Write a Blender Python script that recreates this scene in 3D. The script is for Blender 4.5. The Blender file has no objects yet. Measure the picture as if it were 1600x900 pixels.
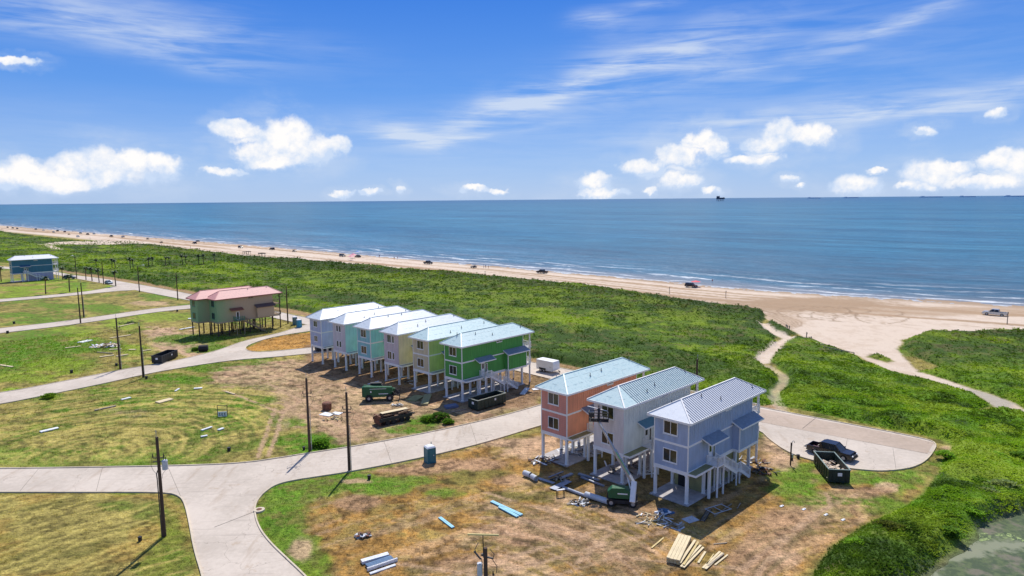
import bpy, math, random
import numpy as np
from mathutils import Vector, Matrix
random.seed(7); np.random.seed(7)
C = bpy.context.scene.collection
SC = bpy.context.scene

# ---------------------------------------------------------------- camera
FPX = 1067.0; CAMH = 34.0
ROLL = math.atan(14/1600); PITCH = math.atan(138/FPX)
cd = bpy.data.cameras.new('camera'); cam = bpy.data.objects.new('camera', cd); C.objects.link(cam)
cd.sensor_width = 36.0; cd.lens = 36.0*FPX/1600.0
cd.clip_start = 0.5; cd.clip_end = 300000.0
fwd = Vector((0, math.cos(PITCH), -math.sin(PITCH)))
dn0 = Vector((0, -math.sin(PITCH), -math.cos(PITCH)))
rt0 = Vector((1, 0, 0))
right = rt0*math.cos(ROLL) + dn0*math.sin(ROLL)
down = -rt0*math.sin(ROLL) + dn0*math.cos(ROLL)
m3 = Matrix((right, -down, -fwd)).transposed()
cam.matrix_world = Matrix.Translation((0, 0, CAMH)) @ m3.to_4x4()
SC.camera = cam

# ---------------------------------------------------------------- light
SUN_EL = math.radians(54); SUN_AZ = math.radians(5)      # azimuth clockwise from +Y
sd = bpy.data.lights.new('sun', 'SUN'); so = bpy.data.objects.new('sun', sd); C.objects.link(so)
sd.energy = 4.9; sd.angle = math.radians(0.5); sd.color = (1.0, 0.955, 0.885)
sdir = Vector((math.sin(SUN_AZ)*math.cos(SUN_EL), math.cos(SUN_AZ)*math.cos(SUN_EL), math.sin(SUN_EL)))
so.rotation_euler = sdir.to_track_quat('Z', 'Y').to_euler()
SC.view_settings.view_transform = 'Standard'; SC.view_settings.look = 'None'
SC.view_settings.exposure = 0.0; SC.view_settings.gamma = 1.0

# ------------------------------------------------- photo pixel -> place on the ground
def ray(px, py):
    x = px-800.0; y = py-450.0
    xr = x*math.cos(ROLL)-y*math.sin(ROLL); yr = x*math.sin(ROLL)+y*math.cos(ROLL)
    return (xr, FPX*math.cos(PITCH)-yr*math.sin(PITCH), -FPX*math.sin(PITCH)-yr*math.cos(PITCH))
def G(px, py, z=0.0):
    d = ray(px, py); t = (z-CAMH)/d[2]
    return (d[0]*t, d[1]*t)
def G3(px, py, z=0.0):
    g = G(px, py, z); return Vector((g[0], g[1], z))
def GP(pts): return [G(*p) for p in pts]
def azel(px, py):
    d = Vector(ray(px, py)).normalized(); return math.atan2(d.x, d.y), math.asin(d.z)

# ---------------------------------------------------------------- world sky
w = bpy.data.worlds.new('World'); SC.world = w; w.use_nodes = True
nt = w.node_tree; nt.nodes.clear()
class NT:
    def __init__(s, nt): s.nt = nt
    def n(s, t, **k):
        o = s.nt.nodes.new(t)
        for a, b in k.items(): setattr(o, a, b)
        return o
    def link(s, a, b): s.nt.links.new(a, b)
    def put(s, sock, v):
        if isinstance(v, bpy.types.NodeSocket): s.nt.links.new(v, sock)
        elif v is not None: sock.default_value = v
    def m(s, op, a, b=None, c=None, clamp=False):
        o = s.n('ShaderNodeMath', operation=op); o.use_clamp = clamp
        s.put(o.inputs[0], a); s.put(o.inputs[1], b)
        if c is not None: s.put(o.inputs[2], c)
        return o.outputs[0]
    def v(s, op, a, b=None, c=None, scale=None):
        o = s.n('ShaderNodeVectorMath', operation=op); s.put(o.inputs[0], a); s.put(o.inputs[1], b)
        if c is not None: s.put(o.inputs[2], c)
        if scale is not None: s.put(o.inputs['Scale'], scale)
        return o.outputs['Value'] if op in ('DOT_PRODUCT', 'LENGTH') else o.outputs[0]
    def noise(s, vec, scale, detail=4, rough=0.55, dist=0.0, dim='3D', out='Fac', lac=2.0):
        o = s.n('ShaderNodeTexNoise', noise_dimensions=dim)
        if vec is not None: s.link(vec, o.inputs['Vector'])
        s.put(o.inputs['Scale'], scale); o.inputs['Detail'].default_value = detail
        o.inputs['Roughness'].default_value = rough; o.inputs['Distortion'].default_value = dist; o.inputs['Lacunarity'].default_value = lac
        return o.outputs[out]
    def ss(s, x, a, b, lo=0.0, hi=1.0, kind='SMOOTHSTEP'):
        o = s.n('ShaderNodeMapRange', interpolation_type=kind)
        s.put(o.inputs[0], x); s.put(o.inputs[1], a); s.put(o.inputs[2], b); s.put(o.inputs[3], lo); s.put(o.inputs[4], hi)
        return o.outputs[0]
    def mix(s, f, a, b, mode='MIX'):
        o = s.n('ShaderNodeMix', data_type='RGBA', blend_type=mode); o.clamp_factor = True
        s.put(o.inputs[0], f)
        def c(q): return (*q, 1.0) if isinstance(q, tuple) and len(q) == 3 else q
        s.put(o.inputs[6], c(a)); s.put(o.inputs[7], c(b))
        return o.outputs[2]
    def map(s, vec, loc=(0, 0, 0), rot=(0, 0, 0), scale=(1, 1, 1)):
        o = s.n('ShaderNodeMapping'); s.link(vec, o.inputs[0])
        o.inputs[1].default_value = loc; o.inputs[2].default_value = rot; o.inputs[3].default_value = scale
        return o.outputs[0]
W = NT(nt)
sky = W.n('ShaderNodeTexSky', sky_type='NISHITA'); sky.sun_disc = False
sky.sun_elevation = SUN_EL; sky.sun_rotation = SUN_AZ
sky.air_density = 1.0; sky.dust_density = 0.35; sky.ozone_density = 3.0; sky.altitude = 0
tc = W.n('ShaderNodeTexCoord')
D = W.v('NORMALIZE', tc.outputs['Generated'])
sep = W.n('ShaderNodeSeparateXYZ'); W.link(D, sep.inputs[0])
az = W.m('ARCTAN2', sep.outputs[0], sep.outputs[1]); el = W.m('ARCSINE', sep.outputs[2])
cb = W.n('ShaderNodeCombineXYZ'); W.link(az, cb.inputs[0]); W.link(el, cb.inputs[1])
P = cb.outputs[0]
# domain warps give the cumulus its lumps
wn = W.noise(D, 14.0, 5, 0.62, out='Color')
wv = W.v('MULTIPLY_ADD', W.v('SUBTRACT', wn, (0.5, 0.5, 0.5)), (0.075, 0.05, 0.0), P)
wn2 = W.noise(D, 60.0, 4, 0.6); wn3 = W.noise(D, 26.0, 5, 0.62)
# (px, py, rx, ry) of each cumulus heap, photo pixels at the angular scale of the lens
CUM = [(60,268,52,22),(20,282,40,22),(140,262,52,24),(200,262,45,22),(250,262,38,20),(110,285,120,16),(12,97,34,7),
 (440,222,42,30),(400,240,30,18),(475,238,40,22),(515,232,22,14),(430,255,48,12),(375,208,36,12),(350,270,30,6),
 (540,303,14,5),(580,304,14,4),(625,298,6,6),(737,301,20,6),(775,302,18,5),
 (928,286,30,14),(940,302,44,6),(1010,262,38,14),(1070,252,34,18),(1105,215,22,18),(1120,232,20,16),(1065,288,34,14),(1075,240,40,16),(1020,298,14,5),
 (1220,205,32,20),(1265,218,30,16),(1200,225,38,16),(1180,250,44,9),(1113,303,14,6),(1160,250,20,8),
 (1345,292,42,16),(1237,283,13,6),(1380,266,18,6),(1255,293,8,4),(1462,270,42,20),(1500,262,24,12),(1560,252,36,16),(1600,262,40,22),(1540,285,70,12),(1562,181,18,9),(1448,206,22,6),(1430,290,20,8)]
dmin = None; tmin = None
for (px, py, rx, ry) in CUM:
    a, e = azel(px, py); a2, e2 = azel(px+rx, py); a3, e3 = azel(px, py-ry)
    ra = abs(a2-a)*1.14; re = abs(e3-e)*1.16
    q = W.v('MULTIPLY', W.v('SUBTRACT', wv, (a, e, 0)), (1/ra, 1/re, 1)); d = W.v('DOT_PRODUCT', q, q)
    q2 = W.v('MULTIPLY', W.v('SUBTRACT', wv, (a-ra*0.1, e+re*0.45, 0)), (1/ra, 1/re, 1)); d2 = W.v('DOT_PRODUCT', q2, q2)
    dmin = d if dmin is None else W.m('MINIMUM', dmin, d)
    tmin = d2 if tmin is None else W.m('MINIMUM', tmin, d2)
# generic fair weather heaps elsewhere round the horizon
gn = W.noise(W.v('MULTIPLY', D, (1.0, 1.0, 2.2)), 5.0, 6, 0.6)
away = W.ss(W.m('ABSOLUTE', az), 0.72, 0.95)
low = W.ss(el, 0.30, 0.10)
gd = W.m('MULTIPLY', W.m('MULTIPLY', W.ss(gn, 0.55, 0.68), away), low)
dens = W.ss(W.m('ADD', dmin, W.m('ADD', W.m('MULTIPLY', W.m('SUBTRACT', wn2, 0.5), 1.3), W.m('MULTIPLY', W.m('SUBTRACT', wn3, 0.5), 1.1))), 1.45, 0.45)
top = W.ss(W.m('ADD', tmin, W.m('ADD', W.m('MULTIPLY', W.m('SUBTRACT', wn2, 0.5), 1.8), W.m('MULTIPLY', W.m('SUBTRACT', wn3, 0.5), 2.4))), 1.75, 0.15)
dens = W.m('MULTIPLY', dens, W.ss(top, 0.0, 0.6, 0.30, 1.0, 'LINEAR'))
dens = W.m('MAXIMUM', dens, gd, clamp=True)
# cirrus streaks: (px,py,half length,half width,tilt deg up to the right,weight)
CIR = [(200,28,190,26,-6,.75),(160,52,150,16,-8,.5),(330,102,90,12,-4,.35),(640,214,55,16,-8,.8),(710,212,110,8,5,.8),
 (850,145,170,17,17,1.1),(980,105,170,34,15,.55),(1100,85,120,24,14,.4),(760,175,120,18,8,.35),(1130,190,75,7,4,.9),(1440,160,210,15,7,1.2),(1420,28,130,10,22,.5),(1250,80,210,10,14,.35),(1300,90,230,60,12,.2),
 (945,32,45,12,0,.7),(1020,2,30,6,0,.6),(985,228,50,8,-2,.35),(100,220,200,40,0,.15),(900,215,500,60,4,.14)]
cn = W.noise(W.map(P, rot=(0, 0, math.radians(-13)), scale=(3.0, 34.0, 1.0)), 1.9, 6, 0.62, 0.5)
cn2 = W.noise(W.map(P, rot=(0, 0, math.radians(-24)), scale=(2.0, 9.0, 1.0)), 3.0, 4, 0.6, 0.8)
cw = W.v('MULTIPLY_ADD', W.v('SUBTRACT', W.noise(D, 6.0, 3, 0.5, out='Color'), (0.5, 0.5, 0.5)), (0.12, 0.05, 0.0), P)
cs = None
for (px, py, L_, w_, tl, wt) in CIR:
    a, e = azel(px, py); rl = L_/FPX*1.1; rw = w_/FPX*1.15; t = math.radians(tl)
    q = W.v('SUBTRACT', cw, (a, e, 0))
    u1 = W.v('DOT_PRODUCT', q, (math.cos(t)/rl, math.sin(t)/rl, 0)); u2 = W.v('DOT_PRODUCT', q, (-math.sin(t)/rw, math.cos(t)/rw, 0))
    dd = W.m('ADD', W.m('MULTIPLY', u1, u1), W.m('MULTIPLY', u2, u2))
    g = W.m('MULTIPLY', W.m('EXPONENT', W.m('MULTIPLY', dd, -1.0)), wt)
    cs = g if cs is None else W.m('ADD', cs, g)
cs = W.m('ADD', cs, W.m('MULTIPLY', W.m('MAXIMUM', away, W.ss(el, .33, .5)), 0.4))  # cirrus also out of view; the overhead part added to whiten light in shade
cir = W.m('MULTIPLY', cs, W.ss(W.m('ADD', W.m('MULTIPLY', cn, 0.65), W.m('MULTIPLY', cn2, 0.35)), 0.33, 0.66), clamp=True)
cir = W.m('MULTIPLY', cir, 0.78)
skc = sky.outputs[0]
gm = W.n('ShaderNodeGamma'); W.link(skc, gm.inputs[0]); gm.inputs[1].default_value = 1.0
hz = W.ss(el, 0.0, 0.34, 1.0, 0.0)
# deeper blue overhead, paler towards the horizon all the way round
tint = W.mix(W.ss(el, 0.0, 0.42, 1.0, 0.0, 'LINEAR'), (0.27, 0.64, 1.30), (0.72, 0.86, 1.38))
skyn = W.mix(1.0, gm.outputs[0], tint, 'MULTIPLY')
rmp = W.n('ShaderNodeValToRGB'); W.link(W.m('MAXIMUM', el, 0.0), rmp.inputs[0]); cr_ = rmp.color_ramp
for i_, (p_, c_r) in enumerate([(0.0, (.47,.65,.95)), (.05, (.35,.56,.93)), (.15, (.125,.355,.87)), (.30, (.032,.205,.78)), (.6, (.055,.165,.52)), (1.0, (.05,.15,.48))]):  # stops above the view made less blue to take blue out of shade
    e_ = cr_.elements[i_] if i_ < 2 else cr_.elements.new(p_)
    e_.position = p_; e_.color = (*c_r, 1)
skyc = W.mix(0.80, skyn, W.v('SCALE', rmp.outputs[0], scale=1/0.10))
lum = W.m('ADD', W.m('ADD', W.m('MULTIPLY', W.m('SUBTRACT', wn3, 0.5), 2.6), W.m('MULTIPLY', W.m('SUBTRACT', wn2, 0.5), 1.8)), W.m('MULTIPLY', W.m('SUBTRACT', 1.15, tmin), 0.85), clamp=True)
cloudc = W.mix(lum, (6.5, 7.9, 10.2), (11.0, 10.8, 10.7))
veil = W.m('MULTIPLY', W.ss(dmin, 6.0, 1.0, 0.0, 0.42), W.ss(W.noise(W.v('MULTIPLY', D, (1.0, 1.0, 3.0)), 7.0, 5, 0.6), .38, .62))
c1 = W.mix(veil, W.mix(cir, skyc, (7.6, 8.5, 9.9)), (6.4, 7.6, 9.6))
c2 = W.mix(dens, c1, cloudc)
bg = W.n('ShaderNodeBackground'); W.link(c2, bg.inputs[0]); bg.inputs[1].default_value = 0.092
wo = W.n('ShaderNodeOutputWorld'); W.link(bg.outputs[0], wo.inputs[0])

# ---------------------------------------------------------------- helpers
def tag(o, label=None, cat=None, group=None, kind=None):
    if label: o['label'] = label
    if cat: o['category'] = cat
    if group: o['group'] = group
    if kind: o['kind'] = kind
    return o
def thing(name, label, cat, loc=(0, 0, 0), rz=0.0, group=None):
    o = bpy.data.objects.new(name, None); o.empty_display_size = 0.3; C.objects.link(o)
    o.location = loc; o.rotation_euler = (0, 0, rz)
    return tag(o, label, cat, group)
class MB:
    def __init__(s): s.v = []; s.f = []; s.mi = []
    def _add(s, vs, fs, mi=0):
        b = len(s.v); s.v += [tuple(q) for q in vs]; s.f += [tuple(b+i for i in f) for f in fs]; s.mi += [mi]*len(fs); return s
    def box(s, x0, x1, y0, y1, z0, z1, mi=0):
        vs = [(x0,y0,z0),(x1,y0,z0),(x1,y1,z0),(x0,y1,z0),(x0,y0,z1),(x1,y0,z1),(x1,y1,z1),(x0,y1,z1)]
        return s._add(vs, [(0,3,2,1),(4,5,6,7),(0,1,5,4),(1,2,6,5),(2,3,7,6),(3,0,4,7)], mi)
    def obox(s, c, size, rot=(0, 0, 0), mi=0):
        from mathutils import Euler
        R = Euler(rot).to_matrix(); c = Vector(c); hx, hy, hz_ = size[0]/2, size[1]/2, size[2]/2
        vs = [c+R@Vector((sx*hx, sy*hy, sz*hz_)) for sz in (-1, 1) for sx, sy in ((-1,-1),(1,-1),(1,1),(-1,1))]
        return s._add(vs, [(0,3,2,1),(4,5,6,7),(0,1,5,4),(1,2,6,5),(2,3,7,6),(3,0,4,7)], mi)
    def beam(s, p, q, w_, h_, mi=0):
        p = Vector(p); q = Vector(q); d = (q-p); L = d.length; d.normalize()
        up = Vector((0, 0, 1)) if abs(d.z) < 0.95 else Vector((1, 0, 0))
        sx = d.cross(up).normalized(); sz = sx.cross(d).normalized()
        vs = []
        for e in (p, q):
            for a, b in ((-1,-1),(1,-1),(1,1),(-1,1)): vs.append(e+sx*a*w_/2+sz*b*h_/2)
        return s._add(vs, [(0,1,2,3),(7,6,5,4),(0,4,5,1),(1,5,6,2),(2,6,7,3),(3,7,4,0)], mi)
    def cyl(s, p, q, r0, r1=None, n=8, mi=0, caps=True):
        r1 = r0 if r1 is None else r1
        p = Vector(p); q = Vector(q); d = (q-p).normalized()
        up = Vector((0, 0, 1)) if abs(d.z) < 0.95 else Vector((1, 0, 0))
        sx = d.cross(up).normalized(); sz = sx.cross(d).normalized(); vs = []
        for e, r in ((p, r0), (q, r1)):
            for i in range(n):
                t = 2*math.pi*i/n; vs.append(e+sx*math.cos(t)*r+sz*math.sin(t)*r)
        fs = [(i, i+n, (i+1) % n+n, (i+1) % n) for i in range(n)]
        if caps: fs += [tuple(range(n)), tuple(range(2*n-1, n-1, -1))]
        return s._add(vs, fs, mi)
    def tube(s, pts, r, n=6, mi=0):
        for a, b in zip(pts[:-1], pts[1:]): s.cyl(a, b, r, r, n, mi)
        return s
    def poly(s, pts, mi=0): return s._add(pts, [tuple(range(len(pts)))], mi)
    def prism(s, prof, y0, y1, mi=0, axis='y'):
        n = len(prof)
        if axis == 'y': vs = [(x, y0, z) for x, z in prof]+[(x, y1, z) for x, z in prof]
        elif axis == 'x': vs = [(y0, x, z) for x, z in prof]+[(y1, x, z) for x, z in prof]
        else: vs = [(x, z, y0) for x, z in prof]+[(x, z, y1) for x, z in prof]
        return s._add(vs, [(i, (i+1) % n, (i+1) % n+n, i+n) for i in range(n)]+[tuple(range(n))[::-1], tuple(range(n, 2*n))], mi)
    def mesh(s, name, mats, smooth=False):
        me = bpy.data.meshes.new(name); me.from_pydata(s.v, [], s.f)
        for m in (mats if isinstance(mats, (list, tuple)) else [mats]): me.materials.append(m)
        if len(me.materials) > 1: me.polygons.foreach_set('material_index', s.mi)
        import bmesh
        bm = bmesh.new(); bm.from_mesh(me); bmesh.ops.recalc_face_normals(bm, faces=bm.faces); bm.to_mesh(me); bm.free()
        if smooth: me.shade_smooth()
        me.update(); return me
    def build(s, name, mats, parent=None, loc=(0, 0, 0), rot=(0, 0, 0), smooth=False, kind=None, label=None):
        o = bpy.data.objects.new(name, s.mesh(name, mats, smooth)); C.objects.link(o)
        o.location = loc; o.rotation_euler = rot
        if parent: o.parent = parent
        if kind: o['kind'] = kind
        if label: o['label'] = label
        return o
def put(name, me, parent=None, loc=(0, 0, 0), rot=(0, 0, 0), scale=None, label=None):
    o = bpy.data.objects.new(name, me); C.objects.link(o); o.location = loc; o.rotation_euler = rot
    if scale: o.scale = scale
    if parent: o.parent = parent
    if label: o['label'] = label
    return o
def kids(o): return [c for c in o.children]
def copy_tree(o, parent=None):
    ch = kids(o); c = o.copy(); C.objects.link(c); c.parent = parent
    for k in ch: copy_tree(k, c)
    return c
_M = {}
def mat(name, col, rough=0.7, metal=0.0, var=0.12, vscale=3.0, bump=0.0, bscale=20.0, spec=0.4, hue=None, streak=None):
    if name in _M: return _M[name]
    m = bpy.data.materials.new(name); m.use_nodes = True; n_ = m.node_tree; n_.nodes.clear(); T = NT(n_)
    out = T.n('ShaderNodeOutputMaterial'); b = T.n('ShaderNodeBsdfPrincipled'); T.link(b.outputs[0], out.inputs[0])
    tcn = T.n('ShaderNodeTexCoord').outputs['Object']
    src = T.map(tcn, scale=streak) if streak else tcn
    f = T.noise(src, vscale, 5, 0.6)
    lo = tuple(c*(1-var) for c in col); hi = hue if hue else tuple(min(1, c*(1+var)) for c in col)
    cc = T.mix(T.ss(f, 0.3, 0.7), lo, hi)
    T.link(cc, b.inputs['Base Color'])
    b.inputs['Metallic'].default_value = metal; b.inputs['Specular IOR Level'].default_value = spec
    T.link(T.ss(f, 0.3, 0.7, rough*0.85, min(1, rough*1.12)), b.inputs['Roughness'])
    if bump:
        bp = T.n('ShaderNodeBump'); bp.inputs['Strength'].default_value = bump; bp.inputs['Distance'].default_value = 0.02
        T.link(T.noise(tcn, bscale, 3, 0.6), bp.inputs['Height']); T.link(bp.outputs[0], b.inputs['Normal'])
    _M[name] = m; return m

# ---------------------------------------------------------------- numpy noise
def _hash(ix, iy, s):
    h = (ix.astype(np.int64)*374761393 + iy.astype(np.int64)*668265263 + s*1442695041) & 0x7fffffff
    h = ((h ^ (h >> 13))*1274126177) & 0x7fffffff
    return ((h ^ (h >> 16)) & 0xffff)/65535.0
def vnoise(x, y, s=0):
    ix = np.floor(x); iy = np.floor(y); fx = x-ix; fy = y-iy; fx = fx*fx*(3-2*fx); fy = fy*fy*(3-2*fy)
    a = _hash(ix, iy, s); b = _hash(ix+1, iy, s); c = _hash(ix, iy+1, s); d = _hash(ix+1, iy+1, s)
    return (a*(1-fx)+b*fx)*(1-fy)+(c*(1-fx)+d*fx)*fy
def fbm(x, y, sc, oct=4, s=0, r=0.5):
    t = 0; amp = 1; n = 0; x = x/sc; y = y/sc
    for o in range(oct):
        t = t+amp*vnoise(x*(2**o)+o*17.3, y*(2**o)-o*9.1, s+o*13); n += amp; amp *= r
    return t/n
def sst(x, a, b):
    t = np.clip((x-a)/(b-a), 0, 1); return t*t*(3-2*t)
def sdf(X, Y, poly):
    """signed distance to polygon, positive inside"""
    d = np.full(X.shape, 1e18); ins = np.zeros(X.shape, bool); n = len(poly)
    for i in range(n):
        x0, y0 = poly[i]; x1, y1 = poly[(i+1) % n]; ex, ey = x1-x0, y1-y0; L = ex*ex+ey*ey+1e-9
        t = np.clip(((X-x0)*ex+(Y-y0)*ey)/L, 0, 1); dx = X-(x0+t*ex); dy = Y-(y0+t*ey)
        d = np.minimum(d, dx*dx+dy*dy)
        c = ((y0 > Y) != (y1 > Y)); 
        with np.errstate(divide='ignore', invalid='ignore'):
            xi = (x1-x0)*(Y-y0)/(y1-y0+1e-12)+x0
        ins ^= (c & (X < xi))
    d = np.sqrt(d); return np.where(ins, d, -d)
def dline(X, Y, pts):
    d = np.full(X.shape, 1e18)
    for (x0, y0), (x1, y1) in zip(pts[:-1], pts[1:]):
        ex, ey = x1-x0, y1-y0; L = ex*ex+ey*ey+1e-9
        t = np.clip(((X-x0)*ex+(Y-y0)*ey)/L, 0, 1); dx = X-(x0+t*ex); dy = Y-(y0+t*ey)
        d = np.minimum(d, dx*dx+dy*dy)
    return np.sqrt(d)

# ---------------------------------------------------------------- outlines on the ground
ROAD_MAIN = [(-400,734),(0,733),(200,730),(330,727),(390,723),(430,717),(500,706),(560,697),(630,684),(700,670),(770,654),(840,635),(890,619),(925,607),
 (960,600),(1010,612),(1000,622),(960,634),(900,649),(840,666),(770,688),(700,706),(620,723),(540,738),(500,744),(460,750),(430,757),(410,771),(399,785),(396,800),(403,825),(420,848),(445,872),(475,900),(530,960),(640,1060),
 (330,1060),(325,940),(318,900),(305,860),(297,815),(290,786),(282,775),(262,769),(150,769),(0,769),(-400,770)]
BACK_UP = [(-260,402),(0,416),(60,420),(100,427),(112,429.6),(160,435),(220,445),(300,460),(451,491),(640,529),(830,566),(1010,602),(1190,637),(1273,653),(1358,669),(1435,684),(1464,692)]
BACK_LO = [(1455.5,709),(1444,721),(1431,728),(1413,733),(1380,736),(1358,735),(1327,732),(1300,727),(1273,720),(1247,713),(1224,702),(1202,686),(1189,672),(1100,648),(1000,625),(900,603),(820,582),(700,556),(560,526),(490,509),(455,503),(380,486),(304,471),(276,466),(230,457),(212,453.5),(190,449),(165,443.5),(140,439),(112,434),(60,424),(0,419),(-260,404)]
ROAD_BACK = BACK_UP+BACK_LO
ROAD_C = [(-260,646),(0,615),(80,600),(190,578),(240,570),(280,563),(342,548),(380,533),(430,522.5),(455,515),(478,507),(495,506),(530,516),(524,519),(505,514),(482,518),(447,523),(413,530),(386,540),(382,545),(388,549),(405,551),(447,547.5),(480,544),(520,541),(540,548),(480,553),(430,558),(373,562),(320,569),(240,582),(160,600),(60,620),(0,632),(-260,672)]
ROAD_D = [(-260,540),(0,513.5),(120,500),(240,482),(305,476),(340,472),(360,476),(350,479),(305,481.6),(240,488),(120,507),(0,521),(-260,550)]
ROAD_E = [(-260,486),(0,468),(118,458),(160,452),(184,446),(214,452),(212,453.5),(180,455),(120,461.5),(0,472),(-260,492)]
SHORE = [(-300,327.5),(-200,335),(-100,343),(0,352),(100,360.5),(200,368),(300,376),(400,384),(500,392.5),(612,402.5),(700,410),(800,418),(900,427.5),(1000,436),(1100,446),(1200,454.5),(1400,467),(1600,479),(1800,492)]
DUNE1 = [(-300,345),(-100,352),(0,362),(60,371),(130,378),(200,379),(300,392),(380,402),(456,408),(612,420),(706,428),(800,438),(900,445),(1000,460),(1100,477),(1170,487),(1192,492),(1197,499),(1190,505),
 (1192,512),(1216,528),(1219,538),(1197,554),(1190,566),(1203,577),(1220,588),(1222,600),(1209,613),(1210,632),(1190,633),(1010,597),(830,559),(640,522),(470,487),(300,455),(220,441),(160,431),(112,425),(60,416),(0,410),(-300,396)]
DUNE1B = [(1194,506),(1205,503),(1218,508),(1232,517),(1240,523),(1228,524),(1212,519)]
DUNE2 = [(1222,532),(1236,528),(1262,531),(1290,538),(1318,549),(1340,558),(1365,572),(1385,580),(1430,592),(1480,606),(1530,622),(1541,634),(1520,645),(1560,640),(1600,648),(1700,680),(1760,720),(1700,790),(1600,800),(1560,812),(1532,822),(1505,840),(1478,868),(1450,892),(1400,930),(1330,980),(1230,960),(1262,905),(1280,880),(1300,850),(1345,822),(1400,800),(1440,770),(1455,745),(1475,728),(1488,705),(1478,690),(1440,679),(1358,663),(1273,646),(1212,634),(1212,615),(1226,600),(1226,586),(1212,575),(1200,563),(1206,552)]
DUNE3 = [(1406,541),(1412,532),(1440,524),(1500,522),(1552,519),(1600,521),(1760,524),(2000,560),(1800,690),(1650,660),(1600,639),(1560,621),(1520,608),(1480,595),(1436,581),(1460,572),(1440,560),(1420,552)]
DUNE3B = [(1354,558),(1366,554.5),(1388,559),(1400,565),(1386,567)]
POND = [(1438,910),(1462,888),(1490,858),(1515,838),(1545,818),(1575,805),(1610,798),(1800,790),(1900,900),(1700,1100),(1400,960)]
PATH_SAND = [(250,384),(60,384),(80,381),(100,379),(125,379),(150,377),(230,378)]
VEG_POLYS = [GP(p) for p in (DUNE1, DUNE1B, DUNE2, DUNE3, DUNE3B)]
WROADS = [GP(p) for p in (ROAD_MAIN, ROAD_BACK, ROAD_C, ROAD_D, ROAD_E)]
SEA_Z = -0.6
WSHORE = [G(px, py, SEA_Z) for px, py in SHORE]
SH0 = np.array(WSHORE[3]); SH1 = np.array(WSHORE[-1]); CT = (SH1-SH0)/np.linalg.norm(SH1-SH0); CN = np.array([-CT[1], CT[0]])
if CN[1] < 0: CN = -CN
WSH = [tuple(np.array(WSHORE[0])-CT*60000)]+WSHORE+[tuple(np.array(WSHORE[-1])+CT*60000)]
def shore_d(X, Y):
    """distance seaward of the waterline"""
    al = X*CT[0]+Y*CT[1]; nn = X*CN[0]+Y*CN[1]
    sa = [p[0]*CT[0]+p[1]*CT[1] for p in WSH]; sn = [p[0]*CN[0]+p[1]*CN[1] for p in WSH]
    o = np.argsort(sa); return nn-np.interp(al, np.array(sa)[o], np.array(sn)[o])
ALONG0 = float(SH0@CT)

# ---------------------------------------------------------------- ground sheet
def axis_grid():
    a = np.concatenate([np.linspace(-80, -43, 24, endpoint=False), np.linspace(-43, 43, 620), np.linspace(43, 80, 25)[1:]])
    r = [18.0]
    while r[-1] < 2600: r.append(r[-1]*(1.0055 if r[-1] < 400 else 1.009))
    while r[-1] < 9000: r.append(r[-1]*1.05)
    return np.radians(a), np.array(r)
aa, rr = axis_grid(); A_, R_ = np.meshgrid(aa, rr)
GX = (R_*np.sin(A_)).ravel(); GY = (R_*np.cos(A_)).ravel()
veg_d = [sdf(GX, GY, p) for p in VEG_POLYS]
jig = (fbm(GX, GY, 7, 4, 3)-0.5)
vegd = np.max(veg_d, axis=0)+jig*np.clip(R_.ravel()/60, 1.0, 4.0)
roadd = np.max([sdf(GX, GY, p) for p in WROADS], axis=0)
shd = shore_d(GX, GY)
pondd = sdf(GX, GY, GP(POND))+(fbm(GX, GY, 5, 3, 5)-0.5)*3
DIST = R_.ravel()
def veg_height(X, Y, vd, sd_):
    m = sst(vd, 0.0, 2.2)
    h = 0.25+1.1*(fbm(X, Y, 14, 3, 21)-0.35)+0.75*fbm(X, Y, 3.2, 3, 22)+0.3*fbm(X, Y, 1.2, 2, 25)
    ridge = np.exp(-((sd_+58)/16)**2)*1.6*fbm(X, Y, 22, 3, 23)
    near = sst(X, 25, 45)*sst(130-Y, 0, 40)
    return m*np.maximum(0.12, h+ridge+near*0.55*(fbm(X, Y, 4.5, 3, 27)-0.4))
def ground_z(X, Y, vd, rd, sd_, pd):
    z = 0.10*(fbm(X, Y, 5, 4, 31)-0.5)+0.06*(fbm(X, Y, 1.1, 2, 32)-0.5)
    z = z*sst(-rd, 0.0, 2.0)-0.03*sst(rd, -1.2, -0.2)
    z = z+veg_height(X, Y, vd, sd_)*sst(-rd, 0.3, 2.2)
    z = z-0.6*sst(sd_, -38, 0)-np.clip(sd_, 0, 200)*0.03
    z = z-0.55*sst(pd, -1.5, 1.5)-0.2*sst(pd, 0, 3)
    return z
GZ = ground_z(GX, GY, vegd, roadd, shd, pondd)

# ground colours (albedo), painted as patches laid out where they lie on the land
def col(*c): return np.array(c, float)
c_dry = col(.31,.25,.07); c_dry2 = col(.21,.19,.045); c_green = col(.115,.235,.016); c_lime = col(.235,.32,.028); c_dirt = col(.52,.34,.205); c_dirt2 = col(.40,.24,.13)
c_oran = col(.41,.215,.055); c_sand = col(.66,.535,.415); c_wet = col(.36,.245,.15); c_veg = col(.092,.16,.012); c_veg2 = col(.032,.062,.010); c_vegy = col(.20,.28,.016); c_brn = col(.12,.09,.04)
X, Y = GX, GY
n1 = fbm(X, Y, 9, 5, 41); n2 = fbm(X, Y, 2.2, 4, 42, 0.6); n3 = fbm(X, Y, 30, 3, 43); n4 = fbm(X, Y, 0.8, 3, 44, 0.6); n5 = fbm(X, Y, 5, 4, 45, 0.6)
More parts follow.
